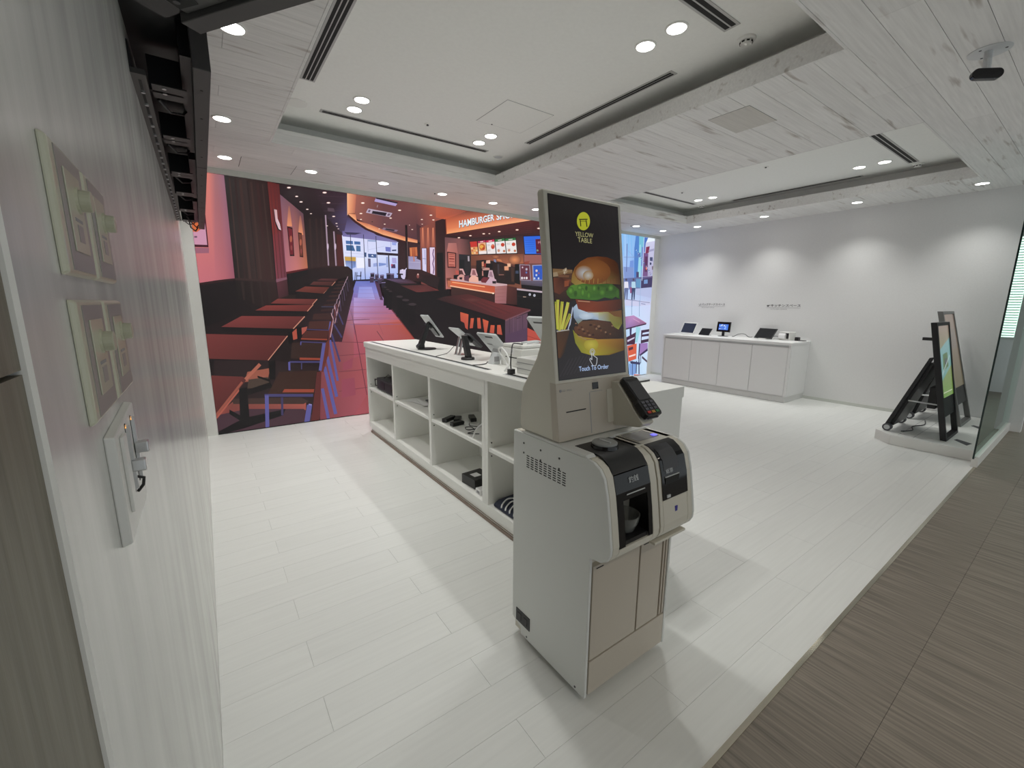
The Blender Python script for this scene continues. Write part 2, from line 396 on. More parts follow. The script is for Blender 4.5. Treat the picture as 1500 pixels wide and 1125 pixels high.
# ---- lamps
GRP = 'recessed ceiling downlights'
def downlight(x, y, zc, label, r=.055, power=1.0, cone=108, col=(1.0, 1.0, .955)):
    t = thing('downlight', label, 'downlight', (x, y, zc), group=GRP)
    MB().lathe([(r + .012, 0), (r + .010, -.005), (r, -.006), (r, -.002), (r - .001, 0)], (x, y, zc), 24).build('trim_ring', M['lampring'], t, smooth=True)
    MB().lathe([(r - .001, -.0005), (r - .002, -.003), (.002, -.003)], (x, y, zc), 24).build('lens', M['lamp'], t)
    ld = bpy.data.lights.new('lamp', 'SPOT'); ld.energy = SPOT_W * power; ld.spot_size = math.radians(cone); ld.spot_blend = 1.0; ld.shadow_soft_size = .045
    ld.color = col
    lo = bpy.data.objects.new('lamp', ld); COL.objects.link(lo); lo.location = (x, y, zc - .02); attach(lo, t)
ordn = ['leftmost', 'second from the left', 'third from the left', 'fourth from the left', 'fifth from the left', 'left of the kiosk screen', 'just right of the kiosk screen', 'nearest the right corner']
for n, (x, y) in enumerate([(.316, 5.11), (1.065, 5.10), (1.825, 5.08), (2.58, 5.12), (3.35, 5.14), (4.06, 5.10), (6.29, 5.09), (7.07, 5.10)]):
    downlight(x, y, ZC, 'downlight in the board ceiling along the video wall, ' + ordn[n])
for y, s in ((2.77, 'half hidden behind the black screen underside'), (4.09, 'between the wall screens and the ceiling tray')):
    downlight(.262, y, ZC, 'downlight in the left board ceiling, ' + s)
for y, s in ((4.48, 'farthest, near the video wall corner'), (3.37, 'second from the video wall'), (2.21, 'third from the video wall'), (1.08, 'nearest the glass panel')):
    downlight(7.17, y, ZC, 'downlight along the right wall, ' + s)
for x, y, s in ((1.197, 3.735, 'left far pair, nearer one'), (1.197, 3.943, 'left far pair, farther one'), (2.42, 3.75, 'right far pair, nearer one'), (2.42, 3.967, 'right far pair, farther one'),
                (2.41, 1.74, 'large near pair, nearer one'), (2.41, 1.958, 'large near pair, farther one'), (1.197, 1.74, 'out of frame pair, nearer one'), (1.197, 1.958, 'out of frame pair, farther one')):
    downlight(x, y, ZR, 'downlight in the raised tray over the counter, ' + s)
for x, y, s in ((6.37, 3.998, 'far pair, farther one'), (6.38, 3.775, 'far pair, nearer one'), (6.378, 1.993, 'near pair, farther one'), (6.366, 1.761, 'near pair, nearer one')):
    downlight(x, y, ZR, 'downlight in the right raised tray, ' + s)
for x in (.9, 2.7, 4.5, 6.3, 8.1):
    downlight(x, -1.05, ZC, 'warm corridor downlight behind the camera, ' + {.9: 'nearest the oak panels', 2.7: 'second along the corridor', 4.5: 'third along the corridor', 6.3: 'fourth along the corridor', 8.1: 'last before the far window'}[x], power=1.1, cone=150, col=(1.0, .90, .76))

# ================================================================== VIDEO WALL (a flat screen showing a restaurant interior)
vw = thing('video_wall', 'wall-sized screen showing a dark wood hamburger restaurant interior', 'video wall', (3.7, YB, 0))
B(0, 7.455, YB, YB + .03, .0, 2.738).build('panel', M['black'], vw)
P = Picture((0, YB - .001, .012), (0, -1, 0), (1, 0, 0), (0, 0, 1), 7.455, 2.724)
A = (280, 240, 5.357); Bc = (280, 440, 5.357); Cc = (540, 260, 5.357); D4 = (530, 440, 5.0)
A2 = (280, 250, 9.375); S2 = (480, 270, 9.375); S3 = (480, 370, 9.375); S4 = (640, 290, 9.375); S5 = (640, 370, 9.375); S6 = (380, 380, 9.375)
T7 = (900, 330, 9.371); T8 = (900, 440, 9.371); PX = (0, 0, 1.0)
g, ln, dot = P.g, P.line, P.dot
SAT = .88
g(PX, [(200, 200), (1000, 200), (1000, 700), (200, 700)], (34, 23, 26))
# left pink wall with framed poster
g(A, [(-100, 40), (130, 60), (190, 915), (-100, 960)], [(228, 122, 108), (222, 122, 108), (196, 102, 112), (205, 105, 118)])
g(A, [(130, 60), (190, 76), (270, 905), (190, 915)], [(222, 122, 108), (165, 103, 108), (182, 94, 104), (196, 102, 112)])
g(A, [(190, 76), (258, 90), (342, 898), (270, 905)], [(165, 103, 108), (146, 99, 118), (150, 80, 98), (182, 94, 104)])
g(A, [(-60, 655), (140, 660), (140, 700), (-60, 705)], (158, 92, 112))
g(A, [(-60, 380), (112, 400), (137, 655), (-60, 650)], (72, 22, 38))
g(A, [(-60, 400), (104, 420), (126, 636), (-60, 630)], (206, 142, 170))
g(A, [(-60, 390), (70, 425), (96, 500), (45, 535), (-60, 525)], (214, 98, 48))
for a in (28, 36, 43): ln(A, (a, 566), (a, 580), 6, (70, 50, 70))
g(A, [(60, 935), (342, 898), (420, 905), (420, 1300), (60, 1300)], (27, 19, 21))
g(A, [(62, 938), (342, 899), (342, 912), (62, 952)], (52, 26, 28))
# big wooden pillar
g(A, [(258, 90), (430, 115), (505, 915), (343, 900)], [(42, 37, 37), (58, 44, 43), (52, 36, 35), (34, 25, 25)])
g(A, [(430, 115), (598, 140), (660, 925), (505, 915)], [(52, 38, 37), (46, 28, 28), (58, 33, 31), (58, 37, 35)])
for i, u in enumerate((300, 345, 385, 440, 470, 520, 560)):
    ln(A, (u, 110 + i * 8), (u + 78, 905), 10 + 5 * (i % 3), (44 + 7 * (i % 3), 33, 33) if i % 2 else (64, 43, 40))
g(A, [(345, 905), (660, 925), (700, 1150), (380, 1150)], [(32, 24, 24), (50, 30, 30), (44, 26, 26), (26, 20, 20)])
for u in (400, 470, 540, 600): ln(A, (u, 925), (u + 25, 1140), 16, (46, 32, 31))
g(A, [(345, 895), (668, 913), (668, 930), (345, 912)], (56, 36, 36))
g(A, [(598, 138), (690, 160), (722, 520), (640, 560)], [(104, 37, 36), (92, 32, 33), (112, 40, 46), (132, 44, 42)])
g(A, [(640, 560), (722, 520), (755, 900), (668, 915)], [(132, 46, 50), (112, 46, 58), (104, 50, 66), (126, 56, 70)])
for u in (622, 650, 675): ln(A, (u, 170), (u + 62, 900), 6, (92, 36, 40))
g(A, [(668, 915), (757, 895), (770, 1080), (690, 1090)], [(92, 44, 54), (70, 34, 40), (48, 26, 28), (60, 32, 36)])
g(A, [(666, 905), (757, 888), (757, 905), (668, 930)], (128, 78, 94))
g(A, [(644, 352), (655, 355), (672, 470), (705, 530), (680, 518), (655, 455)], (30, 16, 22))
g(A, [(650, 356), (673, 362), (678, 430), (695, 470), (707, 522), (688, 512), (662, 450)], [(205, 160, 165), (215, 170, 170), (225, 195, 200), (235, 225, 235), (220, 180, 190), (240, 220, 225), (210, 160, 170)])
# pink wall with two small pictures
g(A, [(697, 240), (800, 325), (830, 835), (745, 850)], [(118, 80, 98), (128, 78, 86), (200, 112, 108), (186, 106, 118)])
g(A, [(800, 325), (880, 392), (915, 820), (830, 835)], [(128, 78, 86), (92, 62, 78), (188, 104, 70), (200, 112, 108)])
for u, v, h in ((768, 330, 160), (856, 408, 150)): g(A, [(u - 5, v), (u + 5, v), (u + 24, v + h), (u - 16, v + h)], [(150, 90, 84), (150, 90, 84), (232, 138, 92), (236, 142, 96)])
g(A, [(745, 848), (913, 818), (915, 835), (748, 866)], (92, 24, 28))
for q, c in (([(752, 488), (795, 502), (810, 724), (775, 724)], (116, 28, 40)), ([(838, 536), (868, 545), (880, 734), (852, 730)], (112, 54, 40))):
    g(A, q, (46, 12, 20)); cx = sum(a for a, _ in q) / 4; cy = sum(b for _, b in q) / 4
    g(A, [(cx + (a - cx) * .72, cy + (b - cy) * .9) for a, b in q], c); dot(A, (cx, cy - 20), 9, 26, (178, 90, 66)); dot(A, (cx + 4, cy + 50), 8, 20, (140, 60, 60))
g(A, [(748, 864), (920, 832), (1080, 800), (1270, 830), (1270, 1010), (770, 1080)], (27, 18, 20))
# dark ceiling of the left bay
g(A, [(690, 158), (960, 195), (1060, 420), (880, 392), (697, 240)], [(42, 27, 32), (50, 33, 38), (40, 27, 33), (34, 22, 27), (40, 26, 31)])
g(A, [(960, 195), (1226, 232), (1230, 400), (1200, 560), (1060, 420)], [(52, 34, 40), (60, 38, 52), (78, 62, 98), (72, 58, 88), (46, 32, 40)])
for i in range(5): ln(A, (1000 + 20 * i, 250 + 60 * i), (1228, 262 + 52 * i), 3, (76, 54, 66))
g(A, [(880, 390), (1062, 420), (1200, 560), (1207, 805), (916, 835)], [(36, 24, 27), (40, 27, 30), (60, 40, 48), (62, 32, 34), (48, 30, 30)])
for u in (930, 980, 1020): ln(A, (u, 430), (u + 20, 820), 14, (54, 34, 34))
g(A, [(1140, 552), (1194, 562), (1206, 805), (1146, 800)], (80, 33, 34))
for u0, u1, v in ((1054, 1078, 402), (1119, 1137, 530)): ln(A, (u0, v), (u1, 800), 11, (165, 138, 158)); dot(A, (u1 - 6, 650), 7, 26, (205, 180, 205))
for c, r in (((767, 187), 17), ((828, 256), 13), ((862, 299), 14), ((911, 357), 11), ((940, 391), 9), ((1047, 226), 18), ((1077, 306), 16), ((1118, 413), 13), ((1140, 468), 9), ((1145, 490), 7), ((1155, 510), 7), ((1066, 487), 8)):
    dot(A, c, r, r * .42, (205, 150, 140)); dot(A, c, r * .75, r * .3, (252, 238, 232))
g(A, [(1070, 345), (1120, 350), (1125, 378), (1072, 372)], (86, 66, 78))
# street seen through the glass front
g(S2, [(195, 700), (970, 795), (970, 1130), (230, 1130)], [(222, 222, 255), (205, 210, 250), (205, 216, 255), (226, 230, 255)])
g(S3, [(230, 55), (970, 55), (965, 385), (350, 390)], [(226, 230, 255), (205, 216, 255), (150, 172, 245), (160, 182, 250)])
g(S2, [(200, 640), (480, 640), (950, 780), (950, 800), (205, 715)], [(96, 84, 140), (120, 112, 172), (120, 108, 165), (130, 118, 175), (120, 112, 175)])
g(S2, [(275, 440), (400, 510), (680, 705), (215, 705)], [(66, 52, 84), (84, 74, 120), (128, 118, 178), (116, 106, 165)])
g(S2, [(225, 655), (465, 668), (380, 692), (265, 690)], (60, 52, 84))
g(S2, [(243, 765), (450, 785), (456, 928), (254, 915)], (225, 228, 255)); g(S2, [(247, 772), (345, 780), (348, 825), (250, 820)], (72, 112, 178)); g(S2, [(362, 782), (446, 788), (448, 830), (365, 826)], (66, 106, 172))
g(S2, [(250, 833), (348, 838), (378, 918), (256, 910)], (52, 96, 150)); g(S2, [(388, 842), (448, 845), (452, 924), (392, 920)], (70, 112, 165))
for a, b in (((236, 940), (500, 960)), ((236, 985), (500, 1000)), ((560, 900), (780, 850))): ln(S2, a, b, 4, (180, 185, 225))
g(S2, [(230, 992), (385, 1000), (385, 1060), (236, 1050)], (206, 158, 62)); g(S2, [(236, 1048), (385, 1058), (385, 1110), (240, 1100)], (222, 190, 130))
g(S3, [(240, 110), (385, 120), (385, 200), (300, 235), (250, 200)], [(110, 130, 180), (90, 110, 165), (120, 150, 220), (140, 165, 235), (160, 180, 240)])
g(S3, [(395, 70), (505, 75), (505, 210), (400, 215)], (240, 240, 255))
g(S2, [(552, 953), (665, 960), (668, 1010), (556, 1005)], (66, 92, 150)); g(S2, [(596, 985), (612, 968), (630, 990)], (235, 240, 255))
g(S2, [(502, 935), (530, 938), (530, 1000), (506, 998)], (58, 82, 130)); g(S2, [(552, 1022), (585, 1025), (585, 1130), (556, 1130)], (110, 80, 92)); g(S3, [(552, 80), (588, 85), (590, 200), (556, 195)], (96, 88, 120))
g(S2, [(550, 760), (660, 770), (660, 790), (550, 785)], (150, 168, 212)); g(S2, [(790, 858), (862, 865), (862, 928), (795, 920)], (112, 120, 205)); g(S2, [(880, 900), (940, 895), (940, 915), (882, 918)], (50, 60, 110)); g(S2, [(880, 795), (945, 800), (935, 840), (885, 835)], (150, 165, 235))
g(S3, [(700, 140), (800, 150), (800, 170), (700, 190)], (120, 145, 215)); g(S3, [(870, 160), (925, 160), (930, 215), (872, 215)], (70, 50, 95)); dot(S3, (880, 172), 12, 16, (180, 60, 90)); g(S3, [(625, 150), (680, 140), (680, 190), (625, 195)], (150, 165, 225))
g(S3, [(800, 60), (825, 60), (830, 200), (805, 200)], (150, 165, 220)); g(S3, [(880, 70), (940, 75), (945, 150), (885, 145)], (170, 165, 225))
for a0, a1 in (((310, 690), (338, 1310)), ((490, 690), (522, 1440)), ((660, 710), (692, 1330))): ln(S2, a0, a1, 9, (52, 52, 82))
ln(S2, (545, 760), (553, 930), 5, (150, 155, 190)); ln(S2, (865, 790), (868, 930), 5, (150, 155, 190))
g(S2, [(676, 932), (975, 952), (975, 985), (680, 968)], (46, 30, 44)); ln(S2, (834, 965), (852, 1370), 15, (42, 32, 48)); ln(S2, (965, 800), (968, 1370), 9, (60, 44, 58))
# wood right of the glass, lamp and bright window
g(S2, [(970, 795), (1090, 740), (1110, 1130), (975, 1130)], [(56, 30, 34), (46, 28, 32), (56, 32, 36), (48, 26, 30)]); g(S3, [(972, 50), (1090, 50), (1095, 380), (962, 345)], (54, 31, 36))
g(S2, [(1085, 800), (1275, 830), (1275, 1130), (1108, 1130)], (60, 34, 40)); g(S2, [(1105, 988), (1275, 1000), (1278, 1300), (1112, 1290)], [(150, 140, 185), (160, 150, 190), (176, 168, 202), (170, 172, 208)])
g(S2, [(1120, 870), (1225, 862), (1235, 985), (1128, 992)], [(196, 100, 58), (190, 92, 52), (170, 76, 48), (180, 84, 50)]); ln(S2, (1140, 875), (1146, 985), 12, (236, 140, 80)); ln(S2, (1210, 870), (1216, 980), 10, (225, 130, 72))
ln(S2, (1180, 990), (1185, 1060), 16, (206, 120, 90)); g(S3, [(1230, 55), (1275, 60), (1278, 110), (1215, 80)], (60, 36, 48)); ln(S3, (1112, 130), (1278, 138), 4, (200, 190, 220))
# warm ceiling with curved glowing cove
g(S2, [(270, 100), (760, 170), (760, 640), (400, 480)], [(176, 96, 78), (112, 62, 64), (110, 66, 72), (150, 86, 76)])
g(S2, [(760, 170), (1200, 245), (1240, 790), (760, 660)], [(112, 62, 64), (122, 66, 62), (84, 50, 58), (106, 64, 72)])
g(S2, [(1200, 245), (1720, 330), (1600, 480), (1270, 600), (1215, 560)], [(122, 66, 62), (226, 110, 70), (176, 86, 66), (100, 56, 60), (98, 56, 62)])
g(S2, [(1215, 540), (1280, 580), (1265, 800), (1225, 790)], (74, 44, 50))
g(S2, [(270, 110), (392, 130), (372, 400), (275, 400)], [(255, 176, 128), (196, 104, 80), (190, 104, 80), (255, 166, 112)])
co = [(270, 400), (380, 410), (400, 500), (560, 545), (760, 625), (1060, 722), (1230, 765)]
ci = [(268, 405), (285, 415), (390, 505), (540, 605), (760, 695), (1060, 778), (1230, 806)]
cu = [(268, 420), (275, 440), (372, 530), (520, 628), (748, 718), (1055, 800), (1230, 824)]
for i in range(6):
    g(S2, [co[i], co[i + 1], ci[i + 1], ci[i]], [(220, 120, 84), (206, 108, 76), (255, 168, 112), (255, 172, 118)]); g(S2, [ci[i], ci[i + 1], cu[i + 1], cu[i]], (66, 27, 30))
ln(S2, (268, 115), (270, 425), 7, (255, 190, 140))
def vent(q, hole, c):
    g(S2, q, c); g(S2, hole, (40, 30, 42))
vent([(553, 333), (886, 396), (852, 452), (523, 390)], [(615, 365), (812, 392), (792, 437), (602, 402)], (188, 168, 192))
for q in ([(562, 350), (590, 355), (575, 385), (548, 380)], [(830, 400), (862, 405), (840, 435), (812, 428)]): g(S2, q, (108, 84, 108))
vent([(660, 190), (958, 262), (930, 300), (638, 236)], [(665, 176), (962, 250), (955, 268), (660, 200)], (176, 156, 214)); vent([(768, 594), (966, 630), (940, 652), (738, 622)], [(800, 606), (925, 626), (905, 643), (782, 622)], (140, 112, 136))
ln(S2, (684, 285), (676, 318), 6, (190, 170, 180)); dot(S2, (610, 515), 12, 6, (50, 30, 38))
for c, r in (((480, 258), 28), ((455, 402), 22), ((455, 483), 16), ((985, 358), 24), ((862, 465), 19), ((780, 548), 15), ((705, 612), 12), ((1415, 425), 21), ((1290, 484), 17), ((1448, 490), 18), ((1158, 622), 14), ((1295, 548), 11), ((1120, 562), 9), ((1545, 348), 20)):
    dot(S2, c, r, r * .42, (240, 180, 150)); dot(S2, c, r * .7, r * .3, (255, 244, 236))
# pillar posts, warm panels with lit posters
g(S2, [(1060, 560), (1090, 560), (1112, 1500), (1082, 1480)], (34, 22, 26)); ln(S2, (1088, 780), (1104, 1400), 6, (120, 90, 92))
g(S2, [(1262, 600), (1480, 515), (1486, 1400), (1280, 1370)], [(150, 74, 60), (138, 70, 58), (132, 66, 60), (120, 62, 58)])
for u in (1300, 1372, 1442): g(S2, [(u - 8, 600), (u + 10, 595), (u + 26, 880), (u - 18, 880)], [(226, 128, 92), (226, 128, 92), (160, 80, 64), (160, 80, 64)])
for x0, x1, v0, v1, c in ((1292, 1350, 880, 1238, (214, 206, 242)), (1398, 1466, 868, 1246, (228, 204, 232))):
    g(S2, [(x0 - 7, v0 - 8), (x1 + 8, v0 - 8), (x1 + 12, v1 + 8), (x0 + 2, v1 + 4)], (84, 44, 50)); g(S2, [(x0, v0), (x1, v0), (x1 + 3, v1), (x0 + 9, v1 - 6)], c)
P.path(S2, [(1452, 890), (1440, 960), (1455, 1020), (1440, 1090), (1455, 1160), (1445, 1230)], 14, (110, 70, 120)); ln(S2, (1330, 900), (1338, 1100), 8, (150, 150, 200)); ln(S2, (1300, 1020), (1345, 1024), 6, (90, 100, 150))
g(S3, [(1090, 222), (1280, 235), (1490, 320), (1490, 420), (1090, 385)], (54, 28, 31)); g(S3, [(1280, 300), (1490, 325), (1490, 380), (1300, 360)], (44, 24, 27)); dot(S3, (1235, 320), 18, 34, (140, 70, 66)); dot(S3, (1237, 300), 11, 12, (214, 170, 160))
# small white figures and chairs by the entrance
g(S3, [(990, 240), (1030, 230), (1070, 240), (1065, 330), (1050, 375), (1020, 370), (985, 290)], (206, 196, 232)); ln(S3, (1030, 280), (1080, 215), 12, (216, 204, 236)); dot(S3, (1022, 240), 10, 12, (236, 220, 240))
g(S3, [(945, 285), (1030, 290), (1030, 310), (948, 302)], (40, 28, 38)); ln(S3, (995, 300), (1000, 350), 14, (34, 24, 32))
g(S3, [(350, 375), (1010, 345), (1040, 372), (350, 395)], (36, 28, 44))
# aisle floor
g(S3, [(385, 392), (640, 390), (720, 560), (330, 560)], [(108, 120, 205), (98, 105, 190), (140, 136, 215), (120, 112, 190)])
g(S3, [(330, 560), (720, 560), (880, 800), (240, 800)], [(124, 110, 190), (146, 138, 210), (188, 120, 132), (140, 92, 128)])
g(S3, [(240, 800), (880, 800), (1180, 1140), (140, 1140)], [(150, 96, 130), (186, 118, 140), (186, 78, 64), (164, 82, 94)])
g(S3, [(430, 470), (600, 470), (690, 800), (380, 800)], [(140, 150, 232), (150, 156, 234), (186, 158, 212), (176, 156, 218)])
g(S3, [(380, 800), (690, 800), (760, 1130), (330, 1130)], [(178, 158, 220), (186, 158, 212), (206, 128, 150), (196, 130, 165)])
g(S3, [(300, 540), (352, 540), (300, 800), (180, 1130), (120, 1130)], [(80, 44, 56), (110, 84, 140), (128, 84, 118), (165, 78, 84), (90, 44, 54)])
g(S3, [(640, 392), (700, 420), (770, 700), (900, 900), (860, 900), (740, 720)], (82, 50, 78))
g(Bc, [(1180, 0), (1540, 0), (1500, 180), (1175, 180)], [(140, 108, 168), (176, 156, 220), (206, 140, 172), (150, 80, 88)])
g(Bc, [(1130, 180), (1520, 180), (1450, 560), (1010, 560)], [(140, 74, 82), (214, 140, 170), (180, 82, 88), (112, 58, 66)])
g(Bc, [(1000, 560), (1450, 560), (1420, 910), (960, 960)], [(128, 60, 66), (176, 80, 86), (172, 80, 92), (116, 50, 60)])
g(D4, [(-60, -20), (170, 0), (290, 160), (60, 180), (-60, 180)], [(174, 152, 220), (160, 112, 164), (196, 86, 74), (190, 108, 132), (194, 126, 164)])
g(D4, [(-60, 170), (60, 170), (290, 155), (395, 290), (200, 330), (-60, 420)], [(180, 88, 100), (184, 90, 98), (184, 78, 64), (168, 68, 58), (172, 78, 82), (168, 76, 92)])
g(D4, [(160, 0), (200, 10), (420, 290), (385, 290)], [(96, 52, 66), (60, 34, 40), (60, 30, 32), (150, 58, 50)])
for i in range(9): ln(S3, (365 - 24 * i, 470 + 40 * i + 3 * i * i), (620 + 34 * i, 470 + 40 * i + 3 * i * i), 3 + .4 * i, (146, 124, 186) if i < 5 else (160, 96, 120))
ln(Bc, (1225, 0), (1275, 180), 4, (130, 84, 108)); ln(Bc, (1275, 180), (1388, 800), 5, (96, 40, 56)); ln(Bc, (1455, 240), (1510, 320), 5, (110, 56, 66))
for v0, v1 in ((152, 148), (318, 330), (425, 415), (552, 538), (705, 678)): ln(Bc, (1160, v0 + 8), (1400, v1), 4, (112, 50, 62))
for v in (840, 915, 990): ln(S3, (300, v), (1020, v - 6), 4, (130, 92, 140))
ln(S3, (325, 770), (372, 1125), 5, (110, 70, 110)); ln(S3, (690, 960), (760, 1125), 4, (140, 70, 80))

for q in ([(1180, 620), (1280, 605), (1290, 740), (1180, 765)], [(1190, 490), (1270, 450), (1260, 530), (1190, 550)]): g(Bc, q, (150, 66, 84))
# partition and far tables on the left
g(S6, [(400, 200), (660, 140), (940, 85), (1215, 98), (1275, 150), (1290, 440), (1215, 440), (1180, 250), (960, 300), (500, 440), (400, 470)], [(28, 18, 20), (34, 20, 22), (56, 31, 33), (44, 25, 27), (30, 18, 22), (36, 20, 24), (30, 18, 22), (40, 24, 26), (36, 22, 25), (24, 16, 18), (24, 16, 18)])
g(S6, [(385, 200), (660, 140), (660, 200), (400, 320)], (24, 18, 20))
def table(crop, q, c, d, edge=None):
    # tabletop patch, its dark front edge and the lit end edge
    (x0, y0), (x1, y1), (x2, y2), (x3, y3) = q
    g(crop, [(x3, y3), (x2, y2), (x2 + d * .1, y2 + d), (x3, y3 + d)], (24, 16, 18))
    g(crop, q, [c, tuple(int(v * .82) for v in c), tuple(int(v * .72) for v in c), tuple(int(v * .9) for v in c)])
    if edge: ln(crop, q[1], q[2], edge, (196, 128, 104))
table(S6, [(850, 263), (1078, 268), (1046, 300), (785, 290)], (92, 44, 46), 10); table(S6, [(740, 305), (1040, 305), (990, 362), (690, 350)], (92, 44, 42), 16, 8)
table(S6, [(625, 372), (970, 382), (880, 470), (490, 438)], (118, 50, 42), 30, 12)
g(S6, [(400, 490), (680, 475), (590, 535), (260, 545)], (38, 26, 24)); ln(S6, (680, 478), (590, 535), 10, (170, 116, 96))
g(Bc, [(80, -40), (440, 0), (560, 60), (110, 260)], [(24, 17, 19), (30, 20, 22), (32, 21, 22), (18, 13, 15)])
g(S6, [(500, 470), (880, 470), (960, 380), (1230, 230), (1290, 440), (1130, 1130), (560, 1130), (450, 800)], [(26, 17, 19), (24, 16, 18), (26, 17, 20), (30, 20, 24), (52, 30, 40), (60, 34, 44), (34, 20, 22), (30, 19, 21)])
table(S6, [(250, 540), (790, 545), (725, 618), (150, 605)], (128, 54, 50), 14, 12); table(S6, [(90, 632), (735, 622), (655, 712), (-60, 700)], (132, 52, 48), 60, 12)
g(Bc, [(0, 240), (500, 80), (900, 110), (800, 240), (780, 640), (160, 1000), (120, 600)], (30, 19, 21))
table(Bc, [(395, 122), (890, 126), (800, 222), (235, 208)], (126, 52, 50), 34, 8)
table(Bc, [(80, 262), (755, 278), (602, 470), (80, 455)], (116, 48, 46), 80, 7)
# near corner: floor, table, pedestal
g(Bc, [(180, 470), (640, 470), (1010, 520), (1010, 1000), (180, 1080)], (40, 26, 28))
g(Bc, [(440, 560), (620, 530), (600, 620), (420, 640)], (150, 80, 62)); g(Bc, [(200, 900), (330, 790), (900, 800), (900, 860), (300, 890)], [(150, 66, 58), (120, 60, 50), (168, 80, 66), (150, 70, 64), (120, 54, 52)])
g(Bc, [(320, 770), (860, 760), (920, 790), (880, 812), (330, 812)], (62, 42, 38)); g(Bc, [(200, 900), (440, 850), (880, 850), (950, 900), (950, 1000), (200, 1080)], (68, 42, 52)); g(Bc, [(450, 620), (600, 600), (620, 680), (440, 690)], (70, 54, 46))
g(Bc, [(100, 586), (405, 598), (432, 618), (415, 650), (200, 890), (100, 900)], [(108, 44, 42), (98, 42, 40), (84, 38, 36), (76, 34, 34), (84, 34, 34), (90, 36, 36)])
ln(Bc, (540, 500), (425, 620), 26, (170, 92, 72)); ln(Bc, (400, 640), (195, 900), 18, (150, 76, 60)); ln(Bc, (385, 690), (196, 925), 14, (170, 82, 66))
g(Bc, [(375, 690), (440, 680), (460, 960), (385, 960)], (16, 12, 15)); g(Bc, [(300, 855), (420, 920), (740, 850), (720, 900), (420, 1000), (210, 1060), (210, 1030), (380, 940), (300, 890)], (17, 13, 16))
g(Bc, [(440, 700), (620, 640), (640, 680), (440, 745)], (20, 15, 17)); g(Bc, [(605, 475), (660, 470), (660, 620), (615, 620)], (17, 13, 15)); g(Bc, [(520, 590), (620, 620), (620, 640), (520, 605)], (17, 13, 15))
g(Bc, [(755, 250), (795, 240), (800, 340), (765, 340)], (14, 11, 14)); g(Bc, [(825, 215), (862, 205), (865, 300), (830, 300)], (17, 12, 15)); g(Bc, [(792, 250), (825, 220), (832, 300), (800, 310)], (176, 74, 56)); g(Bc, [(865, 215), (910, 205), (900, 240), (868, 270)], (170, 78, 66))
# chairs: seats, blue-lit tube frames, wooden backs
def seat(q, c, lip=None):
    g(Bc, q, c)
    if lip: g(Bc, lip, (150, 62, 44))
seat([(960, 105), (1110, 100), (1095, 150), (950, 150)], (62, 34, 32)); seat([(925, 165), (1090, 160), (1080, 225), (915, 222)], (72, 38, 34)); seat([(895, 240), (1080, 232), (1065, 308), (858, 302)], (78, 36, 32), [(862, 296), (1066, 302), (1066, 312), (860, 306)])
seat([(790, 330), (1040, 330), (1020, 470), (780, 455)], (52, 32, 28), [(850, 448), (1015, 452), (1010, 468), (850, 466)]); seat([(690, 560), (985, 550), (960, 735), (600, 735), (660, 620)], (56, 32, 26), [(730, 695), (965, 695), (960, 720), (715, 720)])
BL, BD = (88, 84, 152), (66, 60, 108)
for a, b, w, c in (((575, 744), (955, 744), 22, BD), ((592, 744), (598, 1010), 30, BL), ((712, 760), (714, 900), 18, (60, 52, 92)), ((770, 482), (1010, 482), 14, BD), ((768, 482), (770, 548), 16, BL), ((865, 490), (865, 540), 8, BD), ((1042, 330), (1012, 550), 26, BL), ((855, 324), (1050, 332), 8, BD),
                   ((920, 815), (945, 820), 12, (140, 130, 190)), ((928, 820), (905, 960), 40, BL), ((1028, 690), (1078, 940), 24, BL), ((1045, 520), (1132, 890), 26, BL), ((1065, 440), (1140, 755), 24, BL), ((1088, 310), (1148, 630), 18, BL), ((1100, 260), (1165, 480), 14, BD), ((1115, 180), (1180, 290), 12, BD),
                   ((1150, 90), (1190, 190), 10, BD), ((1090, 165), (1080, 230), 10, BL), ((1020, 50), (1125, 50), 8, (60, 56, 80)), ((860, 325), (858, 350), 8, BL), ((905, 226), (1080, 234), 6, BD)):
    ln(Bc, a, b, w, c)
for q, c in (([(985, 560), (1020, 560), (1010, 900), (1000, 950), (940, 950), (965, 740)], (92, 36, 36)), ([(1055, 330), (1085, 300), (1075, 420), (1035, 560), (1020, 560)], (104, 44, 38)), ([(1080, 225), (1105, 150), (1120, 140), (1105, 240), (1075, 330)], (108, 50, 48)), ([(1120, 60), (1145, 20), (1150, 90), (1120, 150)], (96, 46, 46))): g(Bc, q, c)
for a, b, w in (((1095, 100), (1115, 150), 7), ((1165, 0), (1125, 180), 5), ((1115, 150), (1090, 290), 6), ((1120, 40), (1140, 100), 6)): ln(Bc, a, b, w, (196, 150, 160))
for i in range(9):
    u, v = 1210 - 19 * i - i * i * .8, 235 + 38 * i + 2.2 * i * i
    ln(S6, (u, v), (u - 16, v + 44 + 4 * i), 8, (172, 138, 156)); ln(S6, (u + 4, v + 30), (u + 26 - i, v + 150 + 16 * i), 9, (84, 66, 96) if i % 2 else (66, 48, 66))
    g(S6, [(u - 130 - 9 * i, v + 66 + 2 * i), (u - 22, v + 62), (u - 32, v + 82 + 2 * i), (u - 140 - 9 * i, v + 84 + 3 * i)], (58, 33, 32))
# wooden pillar beside the counter
g(Cc, [(518, 345), (600, 318), (602, 915), (530, 885)], [(58, 31, 32), (50, 27, 29), (52, 29, 30), (64, 34, 34)]); g(Cc, [(530, 592), (580, 590), (592, 905), (538, 885)], (22, 16, 19)); ln(Cc, (605, 330), (606, 900), 8, (110, 52, 44))
